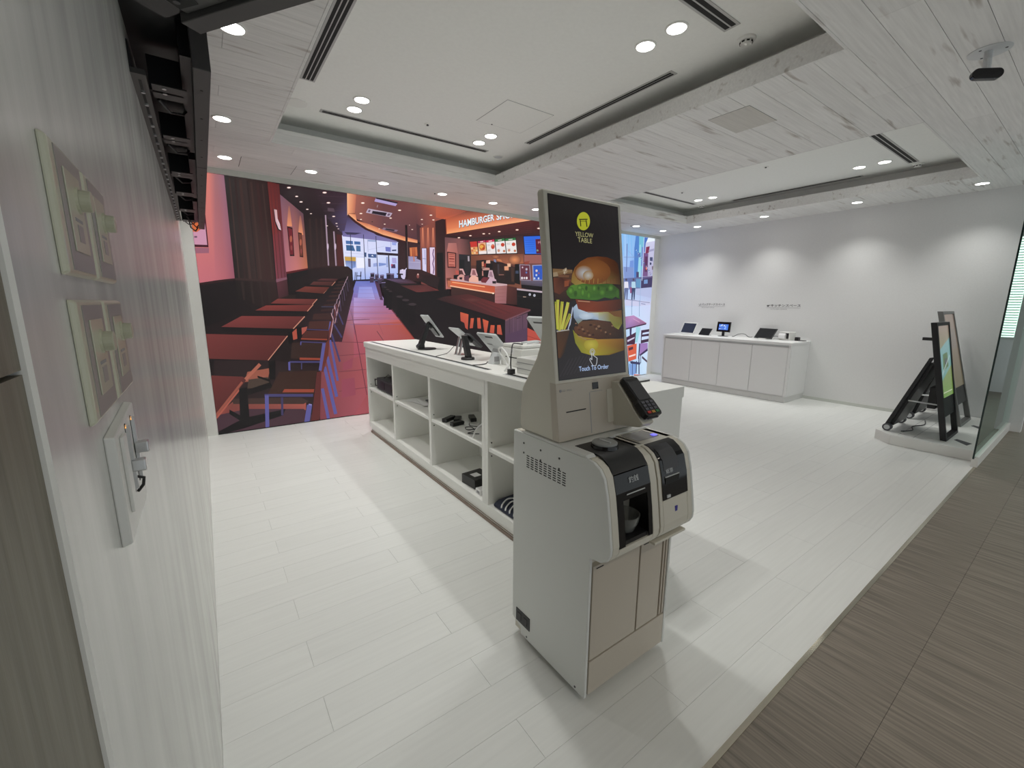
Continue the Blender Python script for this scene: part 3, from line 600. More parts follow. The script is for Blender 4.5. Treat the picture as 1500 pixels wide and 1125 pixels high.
# counter hall: glowing fascia with lettering
g(S4, [(-20, 270), (105, 295), (440, 172), (250, 120), (-20, 90)], [(196, 88, 58), (216, 92, 56), (150, 74, 62), (186, 90, 66), (196, 96, 70)])
g(S4, [(108, 292), (440, 175), (800, 195), (1100, 260), (118, 440)], [(196, 86, 54), (112, 60, 52), (170, 84, 60), (226, 120, 82), (238, 128, 78)])
g(S4, [(118, 438), (1100, 258), (1340, 300), (118, 498)], [(240, 132, 78), (226, 120, 82), (255, 176, 126), (255, 160, 100)])
ln(S4, (112, 290), (122, 500), 12, (120, 44, 34))
g(S4, [(100, 505), (700, 408), (1340, 305), (1460, 330), (1460, 520), (450, 575), (100, 545)], [(64, 30, 31), (84, 38, 38), (90, 36, 36), (86, 34, 35), (58, 32, 34), (52, 32, 34), (44, 26, 28)])
for i in range(6): ln(S4, (180 + 60 * i, 512 + 6 * i), (1300, 330 + 28 * i), 4, (98, 44, 44))
P.text(S4, 'HAMBURGER', (303, 418), (784, 316), (781, 228), (301, 320), (60, 90, 110), .03)
P.text(S4, 'SHOP', (815, 312), (1062, 276), (1058, 186), (811, 221), (60, 90, 110), .03)
P.text(S4, 'HAMBURGER', (299, 412), (780, 311), (777, 222), (297, 314), (232, 248, 255), .018); P.text(S4, 'SHOP', (811, 307), (1058, 271), (1054, 181), (807, 216), (232, 248, 255), .018)
g(S4, [(102, 540), (300, 560), (300, 1250), (115, 1250)], [(110, 72, 76), (132, 80, 80), (178, 96, 82), (196, 114, 106)]); g(S4, [(300, 560), (450, 575), (460, 1250), (300, 1250)], [(132, 80, 80), (58, 40, 42), (120, 62, 50), (178, 96, 82)])
g(S4, [(150, 620), (260, 620), (280, 760), (130, 740)], [(190, 116, 108), (170, 100, 96), (176, 98, 90), (200, 116, 104)])
g(S4, [(450, 570), (1180, 520), (1180, 1250), (455, 1250)], [(56, 36, 38), (66, 40, 42), (130, 72, 54), (110, 60, 44)]); g(S4, [(1180, 520), (1460, 500), (1460, 1250), (1180, 1250)], [(66, 40, 44), (70, 40, 44), (150, 86, 80), (130, 72, 58)])
g(S4, [(450, 780), (1180, 770), (1180, 900), (450, 930)], [(118, 62, 46), (128, 70, 50), (178, 98, 66), (112, 60, 44)]); g(S4, [(1190, 775), (1460, 775), (1460, 900), (1190, 900)], (156, 90, 84))
dot(S4, (1060, 850), 90, 70, (128, 72, 52), inner=(236, 142, 86)); dot(S4, (800, 810), 60, 26, (120, 64, 46), inner=(196, 116, 76))
for c, r in (((295, 548), 20), ((452, 520), 20), ((635, 494), 21), ((848, 464), 22), ((1093, 440), 24), ((1390, 420), 24), ((712, 492), 14)): dot(S4, c, r, r * .42, (230, 160, 130)); dot(S4, c, r * .7, r * .3, (255, 240, 228))
# menu boards
MBD = [([(445, 604), (540, 597), (560, 775), (468, 779)], (208, 46, 38), .42, (226, 150, 96)), ([(553, 596), (658, 580), (675, 768), (570, 773)], (186, 42, 84), .16, (232, 176, 130)),
       ([(667, 586), (777, 570), (800, 765), (684, 770)], (212, 40, 80), .16, (238, 228, 226)), ([(790, 573), (916, 555), (940, 760), (812, 766)], (44, 118, 62), .17, (238, 230, 230)), ([(929, 562), (1070, 547), (1090, 757), (951, 763)], (44, 118, 62), .16, (238, 230, 226))]
for q, top, fr, body in MBD:
    (x0, y0), (x1, y1), (x2, y2), (x3, y3) = q
    def m(a, b): return ((x0 * (1 - a) + x1 * a) * (1 - b) + (x3 * (1 - a) + x2 * a) * b, (y0 * (1 - a) + y1 * a) * (1 - b) + (y3 * (1 - a) + y2 * a) * b)
    g(S4, [m(-.05, -.03), m(1.06, -.03), m(1.06, 1.06), m(-.05, 1.06)], (30, 16, 20)); g(S4, [m(0, 0), m(1, 0), m(1, 1), m(0, 1)], body); g(S4, [m(0, 0), m(1, 0), m(1, fr), m(0, fr)], top)
    if body == (226, 150, 96):
        for i in range(3):
            for j in range(3): dot(S4, m(.18 + .32 * i, .52 + .18 * j), 13, 11, [(240, 200, 150), (206, 90, 40), (236, 170, 70)][(i + j) % 3])
    elif top == (186, 42, 84): dot(S4, m(.5, .48), 42, 48, (206, 100, 36)); dot(S4, m(.42, .45), 26, 24, (240, 170, 60)); dot(S4, m(.66, .6), 18, 20, (196, 60, 30)); g(S4, [m(0, .78), m(1, .78), m(1, 1), m(0, 1)], (240, 226, 222))
    elif top == (212, 40, 80): dot(S4, m(.74, .5), 26, 34, (206, 60, 40)); dot(S4, m(.72, .42), 14, 12, (240, 120, 80))
    else:
        for (a, b), r, c in (((.75, .42), 26, (206, 62, 40)), ((.82, .85), 17, (196, 110, 70)), ((.25, .8), 18, (216, 140, 96))): dot(S4, m(a, b), r, r, c)
    for b in (.32, .4, .7, .78):
        if body[1] > 200: ln(S4, m(.08, b), m(.42, b), 4, (160, 130, 150))
    if fr < .2: ln(S4, m(.3, fr * .5), m(.7, fr * .5), 9, (250, 226, 226))
g(S4, [(1172, 522), (1460, 510), (1460, 782), (1194, 782)], (26, 24, 52)); g(S4, [(1182, 532), (1460, 522), (1460, 768), (1202, 770)], [(42, 104, 236), (36, 98, 232), (40, 112, 246), (56, 124, 248)])
for i in range(6): ln(S4, (1200 + 3 * i, 585 + 30 * i), (1330, 580 + 30 * i), 4, (30, 74, 190))
g(S4, [(1342, 568), (1460, 562), (1460, 765), (1355, 765)], (100, 26, 48)); dot(S4, (1372, 722), 14, 14, (120, 150, 120)); P.text(S4, 'M', (1380, 632), (1412, 630), (1410, 596), (1378, 598), (220, 150, 160))
# notice board, dark door, machines
g(S4, [(132, 738), (254, 756), (254, 964), (138, 958)], (62, 22, 28)); g(S4, [(146, 756), (240, 768), (242, 948), (150, 944)], (208, 112, 96))
for v in (775, 800, 830, 840, 870, 915, 935): ln(S4, (158, v), (232, v + 6), 8, (130, 36, 38))
g(S4, [(292, 772), (458, 784), (458, 1250), (298, 1250)], [(44, 40, 46), (40, 34, 38), (36, 28, 32), (34, 28, 34)]); ln(S4, (424, 800), (428, 870), 22, (176, 160, 170)); g(S4, [(300, 850), (370, 850), (370, 1000), (300, 1000)], (24, 24, 28))
g(S5, [(530, 110), (640, 100), (880, 135), (1060, 200), (1060, 440), (530, 420)], [(40, 28, 28), (34, 22, 24), (34, 24, 28), (60, 36, 32), (40, 26, 28), (24, 17, 20)])
for q, c in (([(668, 110), (720, 104), (724, 150), (664, 150)], (226, 168, 150)), ([(605, 130), (632, 122), (636, 190), (608, 195)], (216, 130, 100)), ([(640, 150), (665, 150), (660, 200), (640, 205)], (150, 40, 36)), ([(665, 150), (755, 152), (755, 225), (665, 225)], (24, 18, 22)),
             ([(606, 205), (712, 212), (712, 225), (606, 215)], (214, 150, 132)), ([(770, 90), (800, 100), (806, 138), (775, 128)], (120, 130, 170)), ([(915, 190), (975, 185), (975, 245), (918, 245)], (226, 150, 110)), ([(955, 150), (1004, 152), (1002, 196), (960, 196)], (236, 178, 140)),
             ([(815, 85), (870, 100), (890, 130), (820, 110)], (206, 120, 74)), ([(610, 250), (632, 250), (632, 320), (610, 320)], (190, 120, 110)), ([(1010, 210), (1040, 210), (1048, 400), (1014, 400)], (70, 44, 36)), ([(930, 260), (1000, 260), (1000, 380), (930, 380)], (36, 26, 26)),
             ([(1060, 160), (1125, 158), (1132, 440), (1060, 420)], (20, 16, 19)), ([(1070, 250), (1110, 250), (1110, 290), (1070, 290)], (60, 70, 96)), ([(820, 160), (845, 160), (850, 300), (825, 300)], (64, 52, 58)), ([(840, 300), (910, 300), (910, 310), (840, 312)], (150, 96, 84))): g(S5, q, c)
for q, f, c in (([(1122, 162), (1268, 168), (1284, 388), (1130, 382)], (150, 132, 150), (104, 44, 62)), ([(1298, 172), (1460, 166), (1460, 384), (1308, 384)], (150, 160, 200), (44, 88, 200))):
    g(S5, q, f); cx, cy = sum(a for a, _ in q) / 4, sum(b for _, b in q) / 4; g(S5, [(cx + (a - cx) * .84, cy + (b - cy) * .9) for a, b in q], c)
for c, r, k in (((1165, 205), 10, (220, 190, 200)), ((1220, 230), 14, (190, 180, 200)), ((1218, 275), 12, (90, 120, 190)), ((1158, 350), 14, (232, 220, 226)), ((1190, 350), 12, (226, 210, 220)), ((1222, 350), 14, (236, 226, 232)), ((1358, 250), 15, (226, 200, 190)), ((1390, 285), 12, (150, 80, 110)), ((1355, 310), 13, (196, 206, 226)), ((1330, 355), 12, (190, 206, 232)), ((1385, 355), 12, (200, 210, 232))): dot(S5, c, r, r * 1.2, k)
g(S5, [(1140, 385), (1460, 388), (1460, 545), (1150, 480)], [(96, 84, 98), (100, 92, 120), (30, 26, 32), (28, 22, 26)]); g(S5, [(1180, 130), (1265, 115), (1245, 160), (1200, 168)], (150, 62, 48))
g(S5, [(1150, 440), (1460, 470), (1460, 530), (1150, 490)], (22, 17, 21)); g(S5, [(1082, 492), (1460, 532), (1460, 556), (1086, 514)], (186, 166, 178)); g(S5, [(1086, 514), (1460, 556), (1460, 940), (1200, 912), (1086, 770)], (21, 17, 20))
for c in ((1265, 576), (1328, 588)): dot(S5, c, 17, 19, (176, 176, 190))
ln(S5, (1172, 606), (1212, 610), 10, (226, 190, 170)); ln(S5, (1090, 595), (1460, 640), 4, (60, 48, 52))
g(S5, [(950, 455), (1088, 480), (1088, 720), (935, 700)], [(92, 44, 40), (74, 36, 36), (60, 30, 30), (78, 38, 36)]); g(S5, [(120, 350), (190, 345), (190, 480), (140, 480)], (120, 62, 52))
g(S5, [(185, 465), (790, 575), (790, 700), (185, 600)], [(70, 40, 36), (64, 34, 32), (56, 30, 31), (60, 34, 34)]); g(S5, [(136, 384), (192, 388), (192, 470), (142, 478)], (196, 104, 72))
g(S5, [(185, 388), (790, 462), (785, 556), (180, 455)], [(226, 100, 56), (190, 76, 48), (206, 84, 50), (216, 92, 54)]); ln(S5, (200, 408), (650, 472), 12, (255, 170, 116)); ln(S5, (172, 458), (778, 560), 17, (250, 180, 140)); dot(S5, (762, 560), 14, 10, (255, 226, 200))
g(S5, [(172, 366), (600, 392), (952, 434), (955, 456), (790, 464), (175, 380)], (206, 166, 170)); g(S5, [(786, 464), (952, 452), (940, 702), (786, 694)], [(176, 112, 108), (156, 96, 96), (150, 92, 98), (172, 104, 108)])
for v in (510, 560, 610, 660): ln(S5, (790, v), (946, v - 10), 6, (150, 88, 90))
for q, c in (([(220, 310), (290, 305), (290, 370), (220, 360)], (26, 18, 24)), ([(245, 245), (290, 250), (290, 300), (250, 300)], (196, 84, 74)), ([(270, 335), (320, 292), (360, 310), (386, 345), (370, 380), (270, 372)], (216, 150, 142)), ([(298, 340), (340, 340), (335, 372), (300, 370)], (36, 24, 30)), ([(300, 222), (348, 224), (382, 308), (358, 306), (336, 245), (302, 245)], (216, 160, 160)), ([(305, 245), (336, 245), (356, 300), (310, 300)], (86, 50, 52)),
             ([(362, 330), (430, 310), (430, 400), (365, 385)], (100, 58, 72)), ([(430, 362), (480, 300), (556, 340), (562, 412), (430, 398)], (238, 172, 152)), ([(466, 222), (520, 224), (552, 322), (520, 320), (446, 316)], (216, 158, 158)), ([(480, 240), (508, 240), (530, 312), (470, 305)], (150, 92, 96)),
             ([(592, 375), (630, 335), (700, 345), (668, 420), (600, 410)], (116, 40, 50)), ([(622, 240), (708, 222), (700, 330), (630, 330)], (26, 18, 24)), ([(610, 226), (712, 214), (714, 240), (622, 245)], (196, 140, 130)), ([(655, 425), (720, 335), (800, 370), (808, 400), (800, 428)], (206, 166, 182)), ([(750, 392), (805, 392), (800, 428), (752, 425)], (40, 28, 34)), ([(706, 242), (752, 244), (782, 362), (752, 358), (690, 336)], (206, 166, 178)), ([(716, 262), (742, 262), (760, 340), (704, 326)], (160, 120, 136))): g(S5, q, c)
# high tables and stools in the middle
g(Cc, [(100, 800), (310, 800), (380, 835), (550, 890), (620, 1125), (300, 1125), (100, 900)], (29, 19, 23)); g(Cc, [(120, 795), (310, 798), (375, 832), (250, 836)], [(100, 80, 118), (60, 36, 44), (76, 40, 44), (58, 34, 42)])
g(Cc, [(245, 848), (450, 843), (545, 885), (540, 905), (400, 912)], [(74, 36, 38), (92, 44, 44), (126, 50, 44), (84, 36, 38), (110, 46, 46)]); g(Cc, [(245, 852), (400, 912), (540, 905), (540, 1125), (400, 1125), (245, 960)], (27, 18, 21)); g(Cc, [(370, 800), (560, 780), (530, 870), (460, 845)], (42, 25, 28))
for u, v in ((25, 760), (60, 770), (100, 775), (150, 762), (180, 765), (80, 800), (110, 830), (20, 790)): g(Cc, [(u - 16, v - 10), (u + 14, v - 12), (u + 16, v + 34), (u - 14, v + 36)], (38, 30, 48) if u % 4 else (66, 52, 78)); ln(Cc, (u - 14, v - 4), (u + 18, v - 6), 5, (140, 124, 170))
for u in (372, 395, 450): ln(S3, (u, 270), (u - 6, 390), 10, (40, 32, 52))
ln(S3, (385, 320), (455, 322), 12, (46, 34, 54)); ln(S3, (450, 262), (445, 330), 12, (40, 30, 46))
g(Cc, [(340, 905), (620, 880), (620, 1130), (360, 1130)], (27, 18, 21))
g(D4, [(160, -60), (600, -60), (1040, 140), (1050, 400), (420, 330), (200, 40)], [(26, 18, 21), (24, 16, 19), (26, 17, 21), (30, 20, 24), (32, 20, 24), (28, 18, 22)])
for u, v, r in ((125, 862, 14), (145, 880, 14), (165, 893, 15), (238, 935, 26), (285, 962, 28), (338, 995, 32)):
    g(Cc, [(u - r * .8, v), (u + r * .8, v), (u + r * .7, v + 130 + r), (u - r * .9, v + 130 + r)], (22, 15, 18)); dot(Cc, (u, v), r, r * .34, (58, 45, 50))
g(S5, [(-20, 640), (110, 600), (420, 570), (790, 690), (1272, 780), (925, 925)], [(46, 27, 30), (62, 32, 33), (84, 38, 38), (108, 42, 42), (104, 48, 52), (92, 40, 44)])
for i in range(6): ln(S5, (240 + 90 * i, 612 + 16 * i), (760 + 60 * i, 850 - 4 * i), 5, (112, 44, 44) if i % 2 else (76, 34, 36))
dot(S5, (480, 650), 120, 30, (86, 39, 39), inner=(104, 52, 50))
g(S5, [(925, 922), (1272, 780), (1272, 800), (928, 945)], (120, 76, 86)); g(S5, [(-20, 645), (925, 925), (925, 960), (-20, 690)], (24, 16, 20))
g(S5, [(925, 945), (1232, 828), (1226, 1230), (925, 1230)], [(92, 64, 80), (104, 72, 90), (84, 58, 84), (84, 60, 86)])
for u in (985, 1040, 1100, 1165): ln(S5, (u, 930 - (u - 925) * .38), (u - 2, 1220), 10, (76, 52, 70) if u % 2 else (106, 76, 98))
ln(S5, (1080, 908), (1140, 888), 7, (46, 30, 40))
g(D4, [(1050, 250), (1205, 200), (1205, 330), (1050, 310)], (84, 58, 84))
for q in ([(715, 85), (775, 102), (770, 215), (752, 200), (745, 165), (718, 150)], [(792, 130), (815, 130), (806, 208), (784, 205)], [(838, 128), (860, 128), (868, 205), (842, 208)], [(878, 135), (922, 152), (908, 240), (892, 236)], [(938, 180), (966, 182), (962, 242), (930, 236)], [(985, 180), (1010, 180), (1022, 252), (984, 246)]): g(D4, q, [(206, 84, 54), (214, 88, 58)] + [(186, 74, 58)] * (len(q) - 2))
P.path(D4, [(780, 208), (820, 203), (860, 210), (875, 225)], 5, (24, 16, 20)); g(D4, [(1206, 200), (1330, 260), (1330, 345), (1206, 325)], (190, 72, 58)); ln(D4, (1206, 260), (1330, 300), 4, (140, 50, 46))
# floor and fittings low down behind the counter, kitchen end behind the order screen
def wuv(x, z): return (x, z - .012)
def wq(pts, cols):
    P.k += 1; P.poly_uv([wuv(*p) for p in pts], [lin(c) for c in (cols if isinstance(cols, list) else [cols] * len(pts))])
wq([(1.45, 0), (3.3, 0), (3.1, .42), (1.9, .62)], [(168, 74, 84), (120, 52, 52), (70, 34, 34), (150, 66, 64)])
wq([(3.3, 0), (6.35, 0), (6.35, .62), (3.1, .42)], [(120, 52, 52), (150, 66, 64), (130, 62, 60), (70, 34, 34)])
for i in range(6): wq([(2.0 + .75 * i, 0), (2.02 + .75 * i, 0), (2.25 + .70 * i, .5), (2.23 + .70 * i, .5)], (92, 40, 44))
for x in (2.35, 2.85, 3.4, 3.9):
    wq([(x, .08), (x + .05, .08), (x + .09, .62), (x + .03, .62)], (22, 16, 19)); wq([(x + .26, .06), (x + .31, .06), (x + .24, .62), (x + .18, .62)], (22, 16, 19)); wq([(x - .02, .56), (x + .34, .56), (x + .32, .66), (x, .66)], (52, 32, 34))
wq([(4.75, 1.0), (6.35, .9), (6.35, 2.35), (4.75, 2.3)], [(112, 64, 60), (120, 70, 66), (76, 44, 46), (66, 40, 44)])
wq([(4.75, 1.9), (5.5, 1.9), (5.5, 2.22), (4.75, 2.22)], (40, 110, 240)); wq([(5.0, 1.95), (5.42, 1.95), (5.42, 2.18), (5.0, 2.18)], (100, 26, 48))
wq([(4.75, .45), (6.35, .3), (6.35, .98), (4.75, 1.05)], (24, 18, 22)); wq([(4.75, 1.05), (6.35, .98), (6.35, 1.03), (4.75, 1.1)], (180, 160, 172))
for x in (5.05, 5.6): wq([(x, 1.1), (x + .32, 1.1), (x + .32, 1.6), (x, 1.6)], (140, 140, 170)); wq([(x + .03, 1.25), (x + .29, 1.25), (x + .29, 1.57), (x + .03, 1.57)], (60, 70, 150))
wq([(4.75, 2.3), (6.35, 2.35), (6.35, 2.8), (4.75, 2.8)], [(84, 36, 36), (90, 44, 40), (150, 78, 60), (96, 44, 42)])
# right end: street, table and chairs outside the shop
g(T7, [(60, 90), (300, 110), (290, 760), (90, 760)], [(140, 196, 252), (130, 190, 250), (120, 160, 238), (172, 200, 255)]); g(T7, [(290, 110), (560, 170), (520, 760), (280, 760)], [(130, 190, 250), (190, 215, 255), (160, 160, 205), (110, 150, 220)])
for u in (95, 130, 175, 215): ln(T7, (u, 105), (u + 8, 420), 10, (120, 190, 250) if u % 2 else (165, 208, 255))
g(T7, [(280, 140), (330, 130), (320, 740), (255, 740), (258, 320)], (76, 132, 214)); g(T7, [(325, 140), (390, 160), (370, 600), (315, 640)], (112, 196, 226)); g(T7, [(330, 270), (350, 265), (345, 720), (300, 720)], (150, 216, 236)); g(T7, [(390, 165), (450, 175), (440, 330), (385, 380)], (70, 116, 206)); g(T7, [(360, 300), (395, 300), (388, 560), (350, 560)], (120, 140, 216))
g(T7, [(200, 490), (250, 480), (250, 740), (180, 740)], (110, 150, 230)); g(T7, [(110, 570), (250, 580), (250, 750), (120, 750)], (126, 152, 216))
g(T7, [(415, 240), (545, 215), (520, 740), (370, 740)], [(206, 206, 236), (206, 206, 240), (176, 172, 210), (150, 140, 190)]); g(T7, [(420, 300), (470, 290), (455, 380), (410, 400)], (136, 46, 84)); g(T7, [(388, 380), (450, 390), (440, 700), (372, 700)], (120, 80, 140)); g(T7, [(405, 430), (440, 430), (432, 640), (400, 640)], (90, 46, 90)); dot(T7, (424, 588), 13, 26, (230, 110, 90))
for q, c in (([(470, 440), (510, 440), (508, 495), (472, 490)], (70, 76, 120)), ([(470, 510), (495, 515), (490, 545), (470, 545)], (50, 56, 100)), ([(498, 565), (525, 560), (522, 610), (500, 612)], (120, 100, 120)), ([(300, 380), (345, 375), (345, 440), (300, 440)], (90, 130, 200)), ([(285, 640), (320, 640), (320, 720), (285, 720)], (70, 60, 110)), ([(455, 340), (530, 320), (528, 350), (458, 370)], (160, 160, 200)), ([(450, 170), (545, 180), (545, 215), (420, 240)], (236, 246, 255))): g(T7, q, c)
for i in range(26): ln(T7, (270 + (i * 37) % 235, 330 + (i * 61) % 390), (280 + (i * 37) % 235, 332 + (i * 61) % 390), 8 + i % 9, [(60, 90, 170), (200, 220, 250), (90, 70, 130), (130, 190, 225)][i % 4])
ln(T7, (158, 255), (150, 640), 9, (84, 100, 170)); ln(T7, (110, 440), (320, 440), 5, (110, 130, 190)); ln(T7, (170, 350), (260, 440), 4, (140, 165, 225))
g(T7, [(100, 730), (520, 700), (500, 870), (115, 900)], [(96, 116, 180), (96, 70, 120), (70, 76, 130), (130, 150, 210)]); g(T7, [(355, 740), (500, 720), (498, 850), (352, 862)], (60, 50, 100)); g(T7, [(390, 750), (440, 745), (440, 800), (388, 805)], (110, 150, 210)); g(T7, [(280, 735), (345, 735), (345, 860), (280, 850)], (90, 150, 200))
g(T7, [(105, 890), (500, 850), (480, 1250), (130, 1250)], [(176, 206, 252), (176, 186, 232), (206, 216, 250), (196, 220, 255)]); g(T7, [(280, 870), (500, 860), (490, 1000), (280, 950)], (180, 190, 232)); g(T7, [(130, 1010), (490, 1050), (480, 1120), (130, 1100)], (204, 206, 240)); ln(T7, (140, 1015), (470, 1065), 9, (130, 136, 180)); ln(T7, (350, 1075), (410, 1085), 12, (140, 150, 196))
ln(T7, (345, 740), (335, 1125), 6, (150, 180, 226)); ln(T7, (392, 165), (362, 760), 7, (206, 226, 250)); ln(T7, (232, 1010), (226, 1125), 4, (110, 140, 190))
for cx, sh, leg, s in ((146, (226, 226, 245), (96, 110, 160), 1.0), (245, (176, 214, 236), (52, 66, 112), 1.0)):
    dot(T7, (cx, 748), 13, 17, (80, 70, 90)); g(T7, [(cx - 26, 775), (cx + 26, 775), (cx + 32, 870), (cx - 28, 875)], sh); g(T7, [(cx - 24, 860), (cx + 28, 860), (cx + 16, 1022), (cx + 2, 1022), (cx, 900), (cx - 14, 1026), (cx - 30, 1020)], leg)
g(T7, [(196, 850), (222, 850), (220, 930), (200, 935)], (150, 76, 130))
g(T8, [(120, 100), (500, 60), (440, 1080), (190, 1080)], [(196, 222, 255), (206, 214, 250), (206, 232, 255), (150, 200, 246)]); ln(T8, (220, 0), (222, 200), 5, (96, 130, 170)); ln(T8, (325, 0), (325, 220), 5, (96, 140, 180)); ln(T8, (215, 0), (470, 30), 6, (150, 156, 196))
g(T8, [(120, 225), (250, 205), (425, 310), (420, 322), (140, 385)], [(176, 120, 170), (196, 140, 196), (190, 120, 160), (150, 90, 130), (150, 120, 186)]); g(T8, [(130, 385), (422, 312), (420, 330), (140, 402)], (66, 36, 70)); g(T8, [(192, 390), (222, 380), (214, 520), (196, 520)], (60, 50, 96)); ln(T8, (240, 250), (330, 300), 8, (216, 160, 206))
g(T8, [(280, 360), (345, 370), (300, 570), (270, 580)], (150, 214, 230))
for q, c in (([(352, 410), (470, 392), (470, 425), (372, 445), (365, 470), (470, 452), (470, 485), (360, 498), (355, 545), (470, 520), (470, 560), (345, 590)], (64, 36, 66)), ([(150, 505), (280, 435), (265, 600), (150, 610)], (72, 34, 66)), ([(160, 545), (262, 500), (258, 520), (165, 570)], (206, 200, 226)), ([(335, 590), (440, 580), (440, 660), (330, 745)], (160, 120, 190)), ([(330, 742), (440, 655), (440, 690), (335, 765)], (66, 46, 90)),
             ([(160, 622), (290, 590), (285, 800), (175, 840)], (226, 92, 60)), ([(178, 650), (240, 632), (240, 668), (180, 690)], (90, 40, 60)), ([(182, 760), (276, 730), (274, 752), (186, 780)], (250, 220, 210)), ([(185, 870), (290, 870), (270, 1020), (190, 1020)], (120, 160, 226)), ([(200, 830), (340, 850), (335, 880), (205, 865)], (60, 60, 100)), ([(365, 760), (440, 830), (440, 860), (360, 790)], (84, 66, 90))): g(T8, q, c)
for a, b, w in (((330, 590), (316, 800), 16), ((320, 790), (322, 1010), 14), ((232, 830), (228, 1040), 8), ((288, 830), (282, 1000), 12), ((345, 760), (345, 860), 8)): ln(T8, a, b, w, (56, 60, 106))
g(T8, [(250, 1010), (345, 1015), (330, 1035), (255, 1035)], (230, 130, 110))
SAT = 1.0
P.build('picture', M['led'], vw, 'glowing restaurant picture with a hamburger shop sign')

# ================================================================== SELF-ORDER KIOSK on its cash machine cabinet
kx0, kx1 = .985, 1.46
cm = thing('cash_machine', 'tall grey and beige cash payment machine standing under the order screen', 'cash machine', (1.22, 1.13, 0))
PF = [(1.06, .945), (.945, .945), (.915, .940), (.888, .925), (.868, .900), (.852, .84), (.838, .755), (.826, .67), (.828, .645), (.84, .622), (.865, .606), (.912, .598)]
full = [(1.36, .945)] + PF[1:] + [(.912, .03), (1.30, .03), (1.30, .062), (1.36, .085)]
sp = MB().prism(full, 'x', kx0, kx0 + .013).build('side_panel', M['kioskgrey'], cm, bevel=.003, label='light grey painted steel side')
MB().prism(full, 'x', kx1 - .013, kx1).build('side_panel', M['kioskgrey'], cm, bevel=.003)
vs = MB()
for i in range(9):
    y = 1.262 - i * .0262
    for j in range(6): vs.box(kx0 - .0006, kx0 + .001, y - .0085, y + .0085, .857 - .0092 * j, .8608 - .0092 * j)
vs.build('vent_slots', M['slot'], sp)['kind'] = 'stuff'
for y, z in ((1.29, .905), (1.29, .865), (1.185, .905), (1.185, .865), (1.08, .905), (1.08, .865), (1.256, .045), (.96, .045)):
    MB().cyl((kx0 - .0012, y, z), (kx0 + .001, y, z), .0042, n=10).build('screw', M['charcoal'], sp)
so = B(kx0 - .003, kx0 + .001, 1.235, 1.33, .085, .145).build('socket_plate', M['black'], cm, bevel=.001)
for y in (1.262, 1.305): B(kx0 - .0045, kx0, y - .012, y + .012, .10, .13).build('socket', M['gloss'], so)
B(kx0 + .013, kx1 - .013, .935, 1.355, .03, .945).build('cabinet_body', M['kioskbeige'], cm)
for (x0, x1, z0, z1, nm) in ((1.006, 1.2585, .180, .556, 'door'), (1.2665, 1.402, .180, .556, 'door'), (1.006, 1.447, .034, .172, 'base_panel')):
    d = B(x0, x1, .9135, .94, z0, z1).build(nm, M['kioskpanel'], cm, bevel=.002)
    if nm == 'door': B(x0 + .015, x0 + .05, .912, .9145, z1 - .012, z1 - .009).build('finger_slot', M['slot'], d)
for x in (1.412, 1.430): B(x, x + .010, .9135, .94, .18, .545).build('side_rail', M['kioskpanel'], cm, bevel=.002)
for x, y in ((1.03, .97), (1.41, .97), (1.03, 1.27), (1.41, 1.27)):
    c = MB().cyl((x - .012, y, .0185), (x + .012, y, .0185), .0185, n=14).build('caster', M['rubber'], cm); B(x - .015, x + .015, y - .012, y + .012, .026, .034).build('caster_plate', M['steel'], c)
def slab(mb, x0, x1, pts): return mb.prism(pts, 'x', x0, x1)
def band(x0, x1, pts, th):
    inn = []
    for i, (y, z) in enumerate(pts):
        a, b = pts[max(i - 1, 0)], pts[min(i + 1, len(pts) - 1)]; dy, dz = b[0] - a[0], b[1] - a[1]; l = math.hypot(dy, dz); inn.append((y - dz / l * th * -1, z + dy / l * th))
    return MB().prism(pts + inn[::-1], 'x', x0, x1)
# coin unit (left half) : beige rim, black top and window, dark bay with a clear bowl
cu = MB(); close = [(1.06, .598)]
slab(cu, .998, 1.030, PF + close); slab(cu, 1.207, 1.243, PF + close)
slab(cu, 1.030, 1.207, [(1.06, .945), (1.05, .945), (1.05, .90), (1.06, .90)]); slab(cu, 1.030, 1.207, [(.827, .655), (.828, .645), (.84, .622), (.865, .606), (.912, .598), (1.06, .598), (1.06, .655)])
coin = cu.build('coin_unit', M['kioskbeige'], cm, bevel=.003)
MB().prism([(1.055, .66), (1.055, .94), (.96, .94), (.955, .66)], 'x', 1.030, 1.207).build('coin_bay_back', M['black'], coin)
bs = [(.96, .656), (.96, .93), (.905, .93), (.876, .90), (.86, .84), (.846, .755), (.834, .658)]
MB().prism(bs, 'x', 1.0301, 1.032).build('coin_bay_side', M['black'], coin); MB().prism(bs, 'x', 1.205, 1.2069).build('coin_bay_side', M['black'], coin)
tp = band(1.0305, 1.2065, [(1.049, .947), (.945, .947), (.915, .942), (.888, .927), (.8685, .903)], -.006).build('top_cover', M['black'], coin, smooth=True)
wf = band(1.0305, 1.2065, [(.8675, .899), (.8515, .84), (.8475, .812)], -.005).build('front_window', M['gloss'], coin)
for x0, x1 in ((1.0305, 1.062), (1.186, 1.2065)): band(x0, x1, [(.8475, .812), (.838, .755), (.827, .658)], -.004).build('window_side', M['gloss'], coin)
B(1.062, 1.186, .835, .955, .657, .672).build('bay_floor', M['black'], coin)
bowl = MB().lathe([(.030, 0), (.040, .006), (.052, .035), (.057, .062), (.054, .062), (.049, .035), (.036, .009), (.001, .008)], (1.122, .893, .673), 28).build('coin_bowl', M['bowl'], coin, smooth=True)
text_on('釣銭', (1.096, .8551, .864), (.05, 0, 0), (0, .0052, .0200)).build('lettering', M['silver'], coin)
B(1.078, 1.172, .8468, .8486, .829, .8325).build('window_line', M['silver'], coin)
